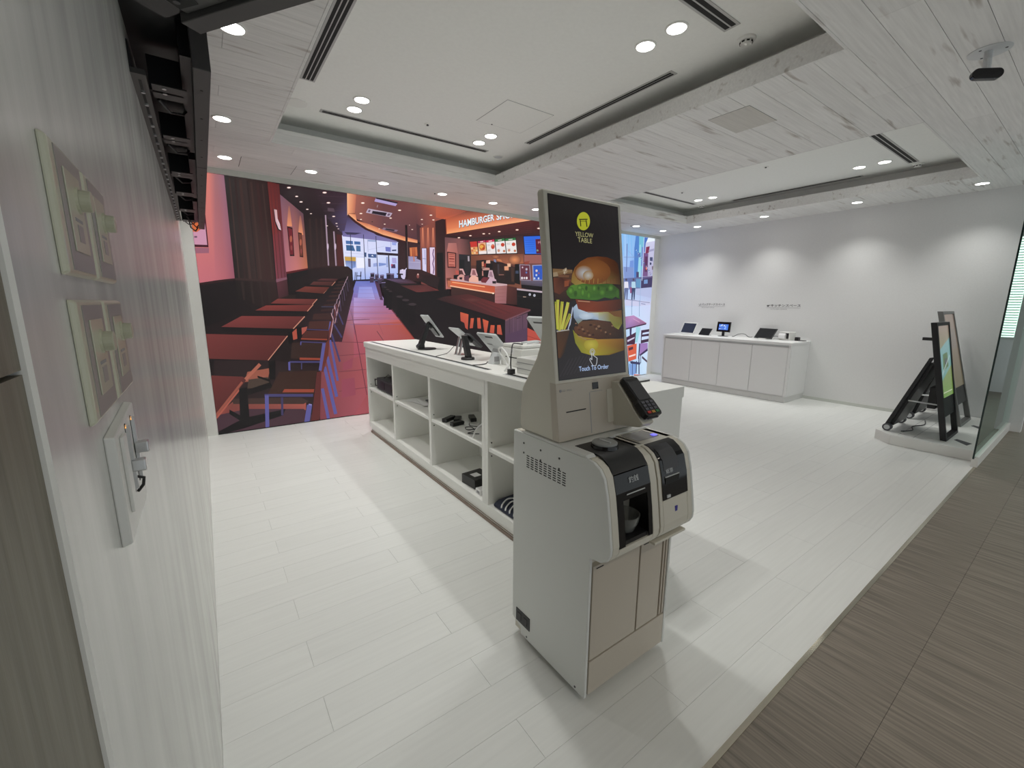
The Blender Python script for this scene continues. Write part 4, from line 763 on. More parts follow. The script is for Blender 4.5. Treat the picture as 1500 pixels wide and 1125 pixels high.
dl = MB().lathe([(.050, 0), (.050, .006), (.046, .014), (.046, .018), (.001, .018)], (1.113, .985, .946), 36).build('dial_base', M['gloss'], coin, smooth=True)
MB().lathe([(.045, 0), (.045, .005), (.042, .0075), (.001, .0075)], (1.113, .985, .9635), 36).build('dial_lid', mat('grey_lid', (.30, .31, .31), .35), dl, smooth=True)
B(1.11, 1.116, .958, 1.01, .971, .9745).build('dial_grip', M['silver'], dl)
text_on('硬貨', (1.158, .935, .9476), (.032, 0, 0), (0, .011, .0006)).build('lettering', M['greyink'], coin)
# banknote unit (right half)
nu = MB()
slab(nu, 1.250, 1.268, PF + close); slab(nu, 1.418, 1.447, PF + close)
slab(nu, 1.268, 1.418, [(1.06, .938), (.945, .938), (.912, .934), (.884, .918), (.864, .896), (.848, .84), (.836, .76), (.8385, .753), (.826, .67), (.828, .645), (.84, .622), (.865, .606), (.912, .598), (1.06, .598)])
note = nu.build('banknote_unit', M['kioskbeige'], cm, bevel=.003)
band(1.268, 1.418, [(.944, .9405), (.912, .937), (.884, .921), (.8635, .898), (.8475, .84), (.8355, .760)], -.004).build('front_window', M['gloss'], note, smooth=True)
band(1.284, 1.372, [(.9125, .9385), (.8835, .923), (.8625, .899), (.8525, .862)], -.003).build('window_flap', M['charcoal'], note, smooth=True)
B(1.284, 1.365, .843, .847, .815, .838).build('note_slot', M['slot'], note)
B(1.284, 1.365, .8435, .8475, .8405, .8435).build('window_line', M['silver'], note)
text_on('紙幣', (1.292, .8487, .852), (.042, 0, 0), (0, .0042, .016)).build('lettering', M['silver'], note)
B(1.288, 1.307, .8335, .838, .766, .776).build('label_chip', M['silver'], note)
B(1.338, 1.352, .8308, .834, .700, .722).build('sticker', M['bluemark'], note)
B(1.250, 1.44, .845, .93, .586, .596).build('lip', M['kioskbeige'], note, bevel=.002)
B(1.268, 1.40, .962, 1.05, .937, .944).build('tray_well', M['kioskgrey'], note)
B(1.272, 1.398, .964, 1.046, .9445, .949).build('tray_cover', M['tinted'], note, bevel=.001)
B(1.372, 1.394, .968, .985, .9492, .952).build('indicator', M['bluelight'], note)
B(1.03, 1.245, 1.05, 1.062, .945, .952).build('back_rim', M['kioskgrey'], cm)
MB().prism([(1.30, .945), (1.30, .9535), (.955, .9535), (.942, .945)], 'x', .987, 1.028).build('top_plate', M['kioskgrey'], cm, bevel=.002)
MB().prism([(1.35, .945), (1.35, .9515), (1.06, .9515), (1.06, .945)], 'x', 1.028, 1.45).build('top_plate', M['kioskgrey'], cm, bevel=.001)

# order screen pedestal
zb = .954
def fy(z): return 1.096 + (z - .955) * .131
ks = thing('order_kiosk', 'beige self-order touchscreen with a burger picture on a flared stand', 'kiosk', (1.195, 1.21, zb))
prof = [(1.318, zb), (1.331, .975), (1.327, 1.08), (1.318, 1.125), (1.275, 1.19), (1.234, 1.251), (1.214, 1.30), (1.207, 1.345), (1.2105, 1.557), (1.2465, 1.832), (1.241, 1.842), (1.216, 1.842), (fy(1.835), 1.835), (fy(zb), zb)]
MB().prism(prof, 'x', .995, 1.395).build('housing', M['kioskbeige'], ks, bevel=.006)
cov = MB().prism([(fy(.958) - .004, .958), (fy(1.168) - .004, 1.168), (fy(1.168) + .03, 1.171), (fy(.958) + .034, .958)], 'x', .9935, 1.3965).build('front_cover', M['kioskpanel'], ks, bevel=.003)
n_s = Vector((0, -1, .131)).normalized(); u_s = Vector((0, .131, 1)).normalized()
def onface(x, z, d=0.0045): return Vector((x, fy(z), z)) + n_s * d
def face_box(x0, x1, z0, z1, d0, d1):
    mb = MB(); vs = [onface(x, z, d) for d in (d0, d1) for x, z in ((x0, z0), (x1, z0), (x1, z1), (x0, z1))]
    return mb.add(vs, [(0, 1, 2, 3), (7, 6, 5, 4), (0, 4, 5, 1), (1, 5, 6, 2), (2, 6, 7, 3), (3, 7, 4, 0)])
face_box(1.036, 1.136, 1.0595, 1.0635, .0035, .005).build('receipt_slot', M['slot'], cov)
face_box(1.176, 1.208, 1.130, 1.156, .0035, .0055).build('scanner_window', M['gloss'], cov)
face_box(1.252, 1.312, .992, 1.122, .003, .0065).build('reader_panel', M['kioskbeige'], cov, bevel=.001)
face_box(1.158, 1.162, .965, 1.12, .0036, .0042).build('panel_joint', M['greyink'], cov)
face_box(1.162, 1.23, 1.1205, 1.1225, .0036, .0042).build('panel_joint', M['greyink'], cov)
MB().cyl(onface(1.014, 1.141, .004), onface(1.014, 1.141, .005), .0055, n=14).build('logo_disc', M['greyink'], cov)
text_on('LG', onface(1.0225, 1.137, .0048), (.013, 0, 0), u_s * .008, .01).build('logo_lettering', M['greyink'], cov)
text_on('POS', onface(1.047, 1.137, .0048), (.022, 0, 0), u_s * .0065, .0).build('lettering', M['greyink'], cov)
text_on('○ □', onface(1.181, 1.160, .0048), (.02, 0, 0), u_s * .005).build('lettering', M['greyink'], cov)
# lit screen
sz0, sz1, sx0, sx1 = 1.181, 1.824, 1.0155, 1.373
face_box(sx0 - .003, sx1 + .003, sz0 - .003, sz1 + .003, -.004, .0012).build('screen_glass', M['gloss'], ks)
K = Picture(onface(sx0, sz0, .0014), n_s, (1, 0, 0), u_s, sx1 - sx0, (onface(0, sz1, 0) - onface(0, sz0, 0)).length, .00001)
g, ln, dot = K.g, K.line, K.dot
KA = (800, 360, 5.623); K6 = (740, 260, 5.0); K7 = (740, 440, 5.0)
g(PX, [(760, 250), (940, 250), (940, 600), (760, 600)], [(24, 20, 20), (30, 26, 27), (48, 45, 49), (40, 36, 38)])
for i in range(5): ln(K6, (640 + 36 * i, 250 - 4 * i), (730 + 24 * i, 420 + 4 * i), 7, (36, 33, 34))
for i in range(8): ln(K7, (400 + 26 * i, 560 - 6 * i), (470 + 26 * i, 430 - 6 * i), 7, (50, 46, 50))
dot(K6, (573, 320), 48, 67, (172, 176, 46), 28); 
for a, b, w in (((541, 307), (603, 306), 8), ((549, 312), (554, 358), 7), ((592, 312), (599, 362), 7), ((553, 320), (593, 320), 4)): ln(K6, a, b, w, (44, 42, 20))
K.text(K6, 'YELLOW', (514, 428), (645, 443), (645, 410), (512, 395), (176, 172, 120)); K.text(K6, 'TABLE', (534, 472), (636, 483), (635, 450), (530, 437), (176, 172, 120))
# cola glass
g(KA, [(40, 185), (215, 195), (240, 440), (190, 470), (50, 470)], [(70, 48, 36), (86, 58, 44), (40, 26, 22), (34, 22, 20), (44, 26, 20)]); g(KA, [(40, 188), (215, 200), (215, 225), (100, 240), (42, 232)], (120, 92, 62)); g(KA, [(46, 265), (120, 262), (205, 280), (200, 330), (110, 400), (60, 380)], [(110, 60, 40), (70, 38, 30), (120, 66, 44), (62, 34, 28), (90, 46, 32), (100, 54, 36)])
for q, c in (([(42, 220), (90, 215), (100, 250), (46, 258)], (150, 130, 104)), ([(135, 200), (165, 180), (176, 215), (150, 238)], (158, 138, 112)), ([(100, 236), (190, 244), (186, 262), (100, 258)], (110, 74, 54)), ([(150, 290), (190, 285), (185, 330), (150, 340)], (134, 70, 44))): g(KA, q, c)
ln(KA, (145, 228), (165, 188), 5, (206, 196, 176)); ln(KA, (44, 222), (215, 206), 4, (150, 124, 92))
# fries in a paper cup
g(KA, [(52, 700), (185, 690), (215, 500), (222, 520), (200, 650), (175, 695)], (178, 186, 206))
for i, (x, t, b, w, c) in enumerate(((70, 460, 690, 22, (150, 158, 50)), (96, 445, 690, 24, (176, 178, 62)), (132, 460, 700, 24, (168, 168, 56)), (180, 466, 690, 24, (186, 188, 78)), (196, 560, 690, 22, (150, 152, 54)))): ln(KA, (x, t), (74 + 18 * i, b), w, c); ln(KA, (x + 5, t + 20), (80 + 18 * i, b), 5, (206, 196, 84)); ln(KA, (x + 11, t + 20), (84 + 18 * i, b), 4, (128, 92, 34))
g(KA, [(76, 712), (195, 695), (150, 880), (120, 925), (98, 925)], [(76, 52, 36), (60, 42, 32), (46, 34, 28), (60, 40, 28), (84, 52, 30)]); ln(KA, (78, 708), (190, 692), 9, (166, 160, 150))
# bottom bun, patty, egg, tomato, lettuce, top bun
g(KA, [(218, 690), (262, 740), (420, 770), (640, 765), (660, 800), (640, 860), (520, 900), (380, 905), (290, 880), (240, 800)], [(118, 118, 36), (150, 130, 44), (166, 124, 46), (120, 78, 34), (90, 60, 28), (96, 68, 26), (120, 92, 28), (160, 150, 44), (134, 130, 40), (128, 130, 42)])
dot(KA, (370, 815), 60, 50, (158, 146, 46), inner=(190, 176, 70))
g(KA, [(228, 672), (290, 622), (440, 610), (560, 640), (625, 690), (630, 760), (420, 768), (300, 752), (235, 715)], [(84, 54, 34), (96, 66, 46), (88, 54, 42), (64, 38, 30), (44, 28, 24), (36, 24, 22), (66, 36, 26), (84, 50, 32), (90, 52, 34)])
for i in range(26): dot(KA, (245 + (i * 47) % 320, 640 + (i * 31) % 100), 8 + i % 6, 6 + i % 5, [(130, 98, 76), (70, 40, 30), (104, 66, 46), (54, 32, 26)][i % 4], 8)
ln(KA, (262, 742), (330, 775), 7, (150, 120, 90)); ln(KA, (330, 775), (400, 772), 6, (130, 92, 60))
g(KA, [(220, 510), (250, 480), (330, 545), (430, 540), (430, 610), (360, 605), (300, 612), (262, 645), (226, 590)], [(150, 170, 196), (176, 196, 214), (190, 206, 220), (190, 190, 150), (150, 168, 196), (140, 152, 170), (130, 140, 140), (120, 132, 110), (128, 146, 172)])
g(KA, [(430, 540), (520, 545), (620, 530), (625, 640), (595, 690), (560, 670), (530, 625), (430, 612)], [(176, 176, 120), (140, 124, 70), (96, 66, 36), (108, 104, 46), (140, 140, 60), (120, 122, 54), (128, 124, 66), (156, 168, 170)])
dot(KA, (330, 575), 62, 34, (168, 186, 206), inner=(200, 214, 228)); g(KA, [(510, 545), (620, 530), (618, 590), (560, 580)], (110, 74, 42))
g(KA, [(240, 440), (420, 460), (620, 440), (620, 520), (520, 545), (330, 545), (262, 520)], [(110, 52, 32), (116, 56, 36), (66, 34, 24), (60, 32, 24), (108, 54, 32), (126, 54, 32), (120, 50, 30)]); ln(KA, (260, 455), (360, 462), 6, (186, 140, 110)); ln(KA, (340, 550), (470, 546), 5, (150, 110, 70))
g(KA, [(238, 315), (620, 310), (618, 370), (240, 380)], (38, 26, 22))
g(KA, [(165, 375), (200, 330), (250, 310), (400, 315), (540, 315), (600, 360), (605, 440), (570, 420), (540, 440), (480, 425), (420, 450), (350, 445), (290, 440), (200, 435), (172, 405)], [(70, 112, 38), (84, 128, 44), (60, 100, 34), (50, 82, 28), (56, 92, 32), (46, 76, 28), (40, 64, 24), (60, 96, 36), (40, 66, 26), (58, 98, 36), (44, 72, 28), (72, 120, 42), (60, 104, 36), (70, 116, 40), (60, 100, 36)])
for c, rx, ry, k in (((200, 370), 26, 34, (98, 148, 54)), ((275, 345), 22, 20, (104, 152, 62)), ((300, 385), 18, 36, (92, 146, 50)), ((350, 410), 16, 34, (86, 138, 46)), ((395, 350), 18, 30, (98, 150, 60)), ((460, 385), 26, 30, (84, 134, 46)), ((530, 350), 22, 26, (90, 138, 54)), ((240, 395), 16, 26, (44, 74, 26)), ((330, 350), 12, 22, (36, 60, 22)), ((430, 350), 12, 22, (34, 56, 22)), ((585, 395), 14, 34, (62, 98, 38)), ((500, 360), 14, 28, (40, 64, 24))): dot(KA, c, rx, ry, (56, 92, 32), inner=k)
bun = [(205, 300), (212, 240), (235, 180), (280, 130), (340, 98), (420, 88), (500, 95), (560, 120), (590, 150), (605, 250), (612, 320), (500, 312), (400, 318), (300, 312), (240, 325)]
g(KA, bun, [(128, 104, 48), (136, 100, 50), (130, 84, 44), (118, 68, 36), (110, 60, 30), (100, 54, 26), (86, 44, 22), (70, 36, 18), (60, 32, 17), (66, 38, 20), (70, 44, 24), (120, 88, 46), (144, 108, 56), (150, 122, 62), (140, 120, 58)])
dot(KA, (380, 215), 150, 105, (112, 66, 32), 20, inner=(140, 88, 44)); dot(KA, (310, 225), 72, 62, (136, 94, 52), 18, inner=(176, 182, 186)); dot(KA, (345, 245), 44, 40, (150, 120, 80), 14, inner=(180, 178, 172))
for i in range(9): ln(KA, (290 + 34 * i, 270), (280 + 36 * i, 312), 5, (156, 120, 60) if i < 5 else (104, 66, 34))
# pointing hand and caption
for r, c in ((22, (176, 180, 176)), (17, (150, 140, 60)), (12, (180, 184, 180)), (8, (150, 140, 60))): dot(KA, (379, 874), r, r * 1.25, c, 18)
K.path(KA, [(372, 880), (376, 940), (362, 925), (357, 938), (384, 988)], 5, (196, 200, 206)); K.path(KA, [(386, 880), (389, 905), (418, 925), (416, 960), (408, 988)], 5, (196, 200, 206)); ln(KA, (384, 988), (408, 988), 5, (196, 200, 206))
K.text(K7, 'Touch To Order', (541, 521), (757, 498), (755, 466), (538, 485), (176, 200, 240), .012)
K.build('screen_picture', M['lcd'], ks, 'lit burger poster with a yellow logo')
# card terminal on its bracket
td, tn = Vector((0, -.721, -.692)), Vector((0, -.692, .721)); t0 = Vector((1.330, 1.074, 1.158))
TM = Matrix(((1, td.x, tn.x, t0.x), (0, td.y, tn.y, t0.y), (0, td.z, tn.z, t0.z), (0, 0, 0, 1)))     # local: x across, y down the face, z out of the face
brk = MB().prism([(1.118, 1.150), (1.088, 1.153), (.957, 1.012), (.972, .996), (1.112, .975)], 'x', 1.2835, 1.352).build('terminal_bracket', M['kioskbeige'], ks, bevel=.003)
ct = thing('card_terminal', 'black card payment terminal with keypad on the kiosk bracket', 'card terminal', tuple(t0))
MB().prism([(-.04, 0), (.04, 0), (.041, .10), (.047, .112), (.047, .165), (.040, .176), (-.040, .176), (-.047, .165), (-.047, .112), (-.041, .10)], 'z', -.012, .014, TM).build('body', M['black'], ct, bevel=.003)
B(-.034, .034, .018, .104, .0142, .0155).build('display', mat('terminal_display', (.06, .06, .065), .25), ct).data.transform(TM)
for r in range(4):
    for c in range(3):
        mk = [M['key'], M['key'], M['key'], [M['redkey'], M['yellowkey'], M['greenkey']][c]][r]
        B(-.033 + .024 * c, -.015 + .024 * c, .112 + .0145 * r, .1225 + .0145 * r, .0142, .0168).build('key', mk, ct, bevel=.001).data.transform(TM)
B(-.03, .03, .1765, .180, -.006, .0).build('card_slot', M['charcoal'], ct).data.transform(TM)
MB().prism([(-.042, .004), (-.030, -.010), (.030, -.010), (.042, .004)], 'z', -.012, .010, TM).build('head', M['black'], ct, bevel=.003)

# ================================================================== LONG DISPLAY COUNTER with open shelves
dc = thing('display_counter', 'long white counter with open cube shelves in front of the video wall', 'counter', (1.7, 3.0, 0))
ZT = 1.03
MB().prism([(1.397, .974), (1.397, 1.024), (1.403, ZT), (2.004, ZT), (2.004, .974)], 'y', 1.38, 4.748).box(1.48, 2.004, 1.25, 1.38, .974, ZT).build('countertop', M['white'], dc)
B(1.4095, 1.43, 2.27, 4.743, .868, .974).build('fascia', M['white'], dc)
for y0, y1 in ((4.706, 4.742), (3.914, 3.950), (3.094, 3.130), (2.270, 2.306), (2.232, 2.268), (1.410, 1.446)): B(1.41, 1.98, y0, y1, .13, .974).build('divider', M['white'], dc, bevel=.0015)
B(1.48, 1.98, 1.255, 1.29, .0, .974).build('end_panel', M['white'], dc); B(1.41, 1.50, 1.385, 1.405, .0, .974).build('end_panel', M['white'], dc)
for y0, y1 in ((3.951, 4.705), (3.131, 3.913), (2.307, 3.093), (1.447, 2.231)):
    B(1.418, 1.86, y0, y1, .503, .527).build('shelf', M['white'], dc, bevel=.0015)
    B(1.862, 1.874, y0, y1, .13, .974).build('back_panel', M['white'], dc)
    for z in (.56, .47): MB().cyl((1.437, y1 - .0005, z), (1.437, y1 - .004, z), .0045, n=8).build('shelf_pin_hole', M['slot'], dc)
B(1.4095, 1.98, 1.41, 4.742, .072, .13).build('bottom_panel', M['white'], dc, bevel=.0015)
B(1.98, 2.0, 1.255, 4.742, 0, .974).build('service_side', M['white'], dc)
B(1.428, 1.96, 1.41, 4.73, 0, .072).build('plinth', M['white'], dc)
B(1.418, 1.428, 1.41, 4.73, 0, .020).build('plinth_edge', M['tan'], dc); B(1.4265, 1.428, 1.41, 4.73, .028, .034).build('plinth_joint', M['tan'], dc)
for y0, y1 in ((2.29, 4.69), (1.62, 2.10)):
    B(1.450, 1.482, y0, y1, ZT - .004, ZT + .0003).build('cable_slot', M['slot'], dc); B(1.430, 1.450, y0, y1, ZT - .004, ZT + .0002).build('slot_rail', M['silver'], dc)

def tilted_tablet(parent, c, ang, L, Wd, th, mback, mfront, nm='tablet'):
    # slab leaning in the x-z plane: long way down at ang degrees below +x, across along y
    a = math.radians(ang); d = Vector((math.cos(a), 0, -math.sin(a))); n = Vector((math.sin(a), 0, math.cos(a)))
    T = Matrix(((d.x, 0, n.x, c[0]), (d.y, 1, n.y, c[1]), (d.z, 0, n.z, c[2]), (0, 0, 0, 1)))
    o = MB().prism(rrect(-L / 2, L / 2, -Wd / 2, Wd / 2, .012), 'z', -th / 2, th / 2, T).build(nm, mback, parent, bevel=.001)
    MB().box(-L / 2 + .01, L / 2 - .01, -Wd / 2 + .01, Wd / 2 - .01, th / 2, th / 2 + .0008, T).build('display', mfront, o)
    return o, T
# tablet on a black arm
t = thing('tablet_stand', 'white tablet on a black leaning arm with round foot, at the far end', 'tablet stand', (1.63, 3.66, ZT))
MB().lathe([(.085, 0), (.085, .008), (.078, .012), (.001, .012)], (1.65, 3.655, ZT), 28).build('foot', M['blackmetal'], t, smooth=True)
MB().prism([(1.56, ZT + .011), (1.552, ZT + .035), (1.575, ZT + .055), (1.645, ZT + .225), (1.680, ZT + .215), (1.620, ZT + .050), (1.622, ZT + .011)], 'y', 3.635, 3.685).build('arm', M['blackmetal'], t, bevel=.004)
MB().cyl((1.668, 3.66, ZT + .205), (1.700, 3.66, ZT + .232), .034, n=20).build('joint', M['black'], t)
o, T = tilted_tablet(t, (1.712, 3.665, 1.240), 53, .255, .17, .009, M['silver'], M['deadscreen'])
MB().box(-.03, .10, -.045, .045, -.018, -.0046, T).build('holder', M['black'], o)
# tablet on an aluminium foot
t = thing('tablet_stand', 'grey tablet on a bent aluminium foot behind the black device stand', 'tablet stand', (1.70, 3.10, ZT))
for y in (3.075, 3.135): MB().prism([(1.665, ZT), (1.675, ZT), (1.715, 1.175), (1.705, 1.178)], 'y', y - .012, y + .012).build('leg', M['alu'], t)
B(1.665, 1.80, 3.05, 3.16, ZT, ZT + .004).build('foot', M['alu'], t)
tilted_tablet(t, (1.735, 3.105, 1.176), 38, .25, .18, .008, M['silver'], M['deadscreen'])
# dark handheld device on a black post
t = thing('device_stand', 'thick black post on a round base holding a dark handheld device', 'device stand', (1.60, 2.81, ZT))
MB().lathe([(.052, 0), (.052, .012), (.047, .018), (.001, .018)], (1.60, 2.81, ZT), 28).build('base', M['black'], t, smooth=True)
MB().prism([(1.585, ZT + .017), (1.556, 1.213), (1.590, 1.216), (1.625, ZT + .017)], 'y', 2.787, 2.833).build('post', M['blackmetal'], t, bevel=.004)
o, T = tilted_tablet(t, (1.650, 2.81, 1.172), 42, .15, .085, .016, M['charcoal'], M['deadscreen'], 'device')
MB().box(-.05, -.01, -.02, .02, -.03, -.008, T).build('holder', M['black'], o)
# silver point-of-sale tablet
t = thing('sales_tablet', 'silver backed sales tablet leaning on its foot beside the printer', 'tablet', (1.83, 2.75, ZT))
o, T = tilted_tablet(t, (1.790, 2.74, 1.148), 47, .215, .27, .014, M['silver'], M['deadscreen'], 'body')
MB().box(-.085, -.070, -.07, .03, -.0085, -.007, T).build('vent', M['charcoal'], o); MB().box(.0, .012, .02, .09, -.0085, -.007, T).build('vent', M['greyink'], o)
MB().prism([(1.79, ZT), (1.92, ZT), (1.92, ZT + .01), (1.86, ZT + .03), (1.845, 1.11), (1.825, 1.12)], 'y', 2.66, 2.80).build('foot', M['silver'], t, bevel=.003)
# small reader, receipt printer, cash drawer, screen
t = thing('card_reader', 'small silver card reader standing on the counter inside a white cable loop', 'card reader', (1.64, 2.51, ZT))
MB().prism([(1.61, ZT), (1.67, ZT), (1.68, ZT + .075), (1.652, ZT + .08)], 'y', 2.475, 2.545).build('body', M['silver'], t, bevel=.004); B(1.62, 1.66, 2.473, 2.475, ZT + .02, ZT + .055).build('display', M['greyink'], t)
t = thing('receipt_printer', 'white receipt printer with a cream sticker behind the cash drawer', 'printer', (1.78, 2.36, ZT))
B(1.665, 1.90, 2.22, 2.46, ZT, ZT + .125).build('body', M['whiteplastic'], t, bevel=.006); B(1.675, 1.90, 2.225, 2.455, ZT + .126, ZT + .150).build('lid', M['whiteplastic'], t, bevel=.008)
B(1.6635, 1.665, 2.26, 2.40, ZT + .06, ZT + .066).build('paper_slot', M['slot'], t); B(1.664, 1.665, 2.30, 2.42, ZT + .085, ZT + .115).build('sticker', M['paper'], t)
t = thing('till_box', 'low white cash drawer near the kiosk screen', 'cash drawer', (1.72, 1.88, ZT))
B(1.535, 1.92, 1.66, 2.095, ZT, ZT + .098).build('body', M['whiteplastic'], t, bevel=.004)
for z in (.030, .066): B(1.5342, 1.536, 1.665, 2.09, ZT + z, ZT + z + .004).build('joint', M['greyink'], t); B(1.54, 1.915, 2.0945, 2.096, ZT + z, ZT + z + .004).build('joint', M['greyink'], t)
t = thing('sales_screen', 'pale grey screen tilted above the white cash drawer', 'monitor', (1.72, 1.86, ZT + .098))
o, T = tilted_tablet(t, (1.645, 1.88, 1.285), 50, .23, .33, .016, M['silver'], M['deadscreen'], 'body')
MB().box(-.085, -.074, -.02, .12, -.0092, -.008, T).build('vent', M['charcoal'], o)
MB().prism([(1.60, ZT + .0985), (1.80, ZT + .0985), (1.80, ZT + .108), (1.70, ZT + .125), (1.705, 1.21), (1.68, 1.225), (1.655, ZT + .115)], 'y', 1.80, 1.96).build('foot', M['silver'], t, bevel=.003)
t = thing('closed_laptop', 'thin dark grey laptop lying closed on the near end of the counter', 'laptop', (1.87, 1.54, ZT))
B(1.74, 1.985, 1.45, 1.625, ZT, ZT + .007).build('base', M['charcoal'], t, bevel=.002); B(1.74, 1.985, 1.45, 1.625, ZT + .0075, ZT + .014).build('lid', M['silver'], t, bevel=.002)
def cable(name, pts, r, m, label, cat='cable'):
    # smooth cord through the given points
    q = []; P4 = [Vector(p) for p in pts]; P4 = [P4[0]] + P4 + [P4[-1]]
    for i in range(1, len(P4) - 2):
        for k in range(6):
            u = k / 6; a, b, c, d = P4[i - 1:i + 3]
            q.append(.5 * ((2 * b) + (c - a) * u + (2 * a - 5 * b + 4 * c - d) * u * u + (3 * b - a - 3 * c + d) * u ** 3))
    q.append(P4[-1]); return tag(MB().tube(q, r).build(name, m, smooth=True), label, cat)
zc = ZT + .004
cable('white_cable', [(1.498, 2.14, zc + .002), (1.54, 2.19, zc + .02), (1.60, 2.33, zc + .055), (1.62, 2.42, zc + .10), (1.60, 2.36, zc + .125), (1.56, 2.24, zc + .10), (1.535, 2.17, zc + .05), (1.49, 2.16, zc + .002)], .006, M['cable_w'], 'thick white cable looping up beside the small card reader')
cable('black_cable', [(1.510, 2.115, zc), (1.505, 2.115, zc + .06), (1.515, 2.12, zc + .13), (1.56, 2.17, zc + .165), (1.64, 2.24, zc + .160), (1.69, 2.252, zc + .153), (1.70, 2.255, ZT + .156)], .004, M['black'], 'black cable arching from the counter slot onto the printer')
cable('grey_cable_bundle', [(1.75, 2.27, ZT + .158), (1.80, 2.25, ZT + .165), (1.87, 2.30, ZT + .157), (1.83, 2.36, ZT + .157), (1.76, 2.34, ZT + .157), (1.75, 2.29, ZT + .163), (1.83, 2.27, ZT + .170), (1.89, 2.28, ZT + .157)], .006, M['silver'], 'coiled grey cable bundle lying on the printer')
cable('black_cable', [(1.470, 2.52, zc - .002), (1.52, 2.50, zc), (1.58, 2.52, zc), (1.60, 2.54, zc + .005), (1.605, 2.53, zc + .01)], .003, M['black'], 'thin black cable from the slot to the small card reader')
cable('black_cable', [(1.472, 3.10, zc - .002), (1.52, 3.14, zc - .001), (1.60, 3.20, zc - .001), (1.66, 3.24, zc + .01), (1.70, 3.20, zc + .07)], .0025, M['black'], 'thin dark cable running from the slot to the grey tablet')
B(1.466, 1.500, 2.060, 2.095, ZT + .001, ZT + .03).build('cable_clip', M['black'])
tag(bpy.data.objects['cable_clip'], 'small black clip gathering cables at the counter slot', 'cable clip')

# ---- on the shelves
t = thing('equipment_case', 'black electronics case with handles on the upper shelf at the far end', 'case', (1.56, 4.30, .527))
B(1.455, 1.72, 4.03, 4.55, .535, .655).build('body', M['charcoal'], t, bevel=.006)
for y in (4.06, 4.52): B(1.47, 1.70, y - .015, y + .015, .527, .536).build('foot', M['rubber'], t)
for y in (4.10, 4.30): B(1.452, 1.456, y, y + .16, .56, .63).build('vent', M['black'], t)
MB().tube([(1.47, 4.549, .56), (1.455, 4.60, .56), (1.455, 4.60, .63), (1.47, 4.549, .63)], .007).build('handle', M['black'], t)
MB().tube([(1.49, 4.20, .655), (1.50, 4.22, .70), (1.52, 4.36, .705), (1.50, 4.44, .655)], .003).build('cord', M['black'], t)
tag(B(1.78, 1.80, 4.06, 4.16, .528, .82).build('book', mat('tan_cover', (.42, .24, .12), .6), bevel=.002), 'slim tan binder standing behind the black electronics case', 'binder')
for i, (a, lb) in enumerate(((.25, 'loose white sheet lying in the upper second shelf, lower one'), (-.2, 'loose white sheet lying in the upper second shelf, upper one'))):
    o = MB().add([(-.10, -.14, 0), (.10, -.14, 0), (.10, .14, .002), (-.10, .14, .006), (-.10, -.14, .001), (.10, -.14, .001), (.10, .14, .003), (-.10, .14, .007)], [(0, 1, 2, 3), (4, 5, 6, 7), (0, 1, 5, 4), (1, 2, 6, 5), (2, 3, 7, 6), (3, 0, 4, 7)]).build('paper_sheet', M['paper'])
    o.location = (1.62 + .03 * i, 3.72 - .1 * i, .528 + .008 * i); o.rotation_euler = (0, 0, a); tag(o, lb, 'paper', 'loose sheets')
tag(B(1.62, 1.70, 3.50, 3.66, .546, .554).build('pamphlet', M['charcoal']), 'dark pamphlet lying on the white sheets in the second shelf', 'pamphlet')
for x, y, a, s, lb in ((1.51, 2.97, .5, 1, 'black power adapter at the front of the third shelf, farthest'), (1.56, 2.915, .9, .9, 'black power adapter crossing the first one on the third shelf'), (1.50, 2.815, .1, .8, 'short black power adapter at the third shelf edge'), (1.675, 2.88, 1.2, 1.0, 'black power adapter lying alone deeper in the third shelf'), (1.70, 2.62, .2, .7, 'small black plug deep in the third shelf')):
    t = thing('power_adapter', lb, 'adapter', (x, y, .528), a, 'power adapters on the shelf', local=True)
    MB().box(-.065 * s, .065 * s, -.024, .024, 0, .030).build('body', M['black'], t, bevel=.005); MB().cyl((.065 * s, 0, .015), (.085 * s, 0, .012), .006, .004, 8).build('strain_relief', M['black'], t)
cable('thin_black_cable', [(1.60, 2.80, .531), (1.57, 2.74, .531), (1.60, 2.68, .531), (1.55, 2.64, .531), (1.50, 2.66, .531), (1.52, 2.72, .531), (1.56, 2.70, .531), (1.53, 2.60, .531), (1.46, 2.58, .531), (1.52, 2.52, .531)], .003, M['black'], 'thin black cord tangled on the third shelf', 'cord')
cable('white_cable', [(1.435, 2.46, .534), (1.45, 2.44, .60), (1.50, 2.40, .65), (1.56, 2.37, .655), (1.58, 2.35, .60), (1.56, 2.345, .532)], .006, M['cable_w'], 'white cord bent upright at the right of the third shelf', 'cord')
tag(B(1.47, 1.53, 2.33, 2.37, .5275, .61).build('plug_block', M['black'], bevel=.004), 'black plug block beside the bent white cord', 'plug')
cable('hanging_cable', [(1.80, 2.62, .965), (1.78, 2.56, .90), (1.74, 2.45, .80), (1.72, 2.38, .70), (1.74, 2.34, .60)], .004, M['black'], 'black cable hanging from the counter into the third shelf')
cable('hanging_cable', [(1.60, 2.04, .97), (1.595, 2.03, .85), (1.585, 2.01, .76), (1.575, 1.97, .70), (1.575, 1.95, .62), (1.57, 1.94, .53)], .008, M['black'], 'thick black and white cable hanging beside the kiosk')
cable('hanging_cable', [(1.54, 2.035, .97), (1.54, 2.02, .85), (1.545, 2.005, .76), (1.535, 1.975, .68), (1.535, 1.955, .60), (1.53, 1.945, .535)], .006, M['cable_w'], 'white cable hanging along the thick black one')
t = thing('storage_box', 'flat black cardboard box with a white sticker in the bottom third shelf', 'box', (1.52, 2.58, .13), math.radians(4), local=True)
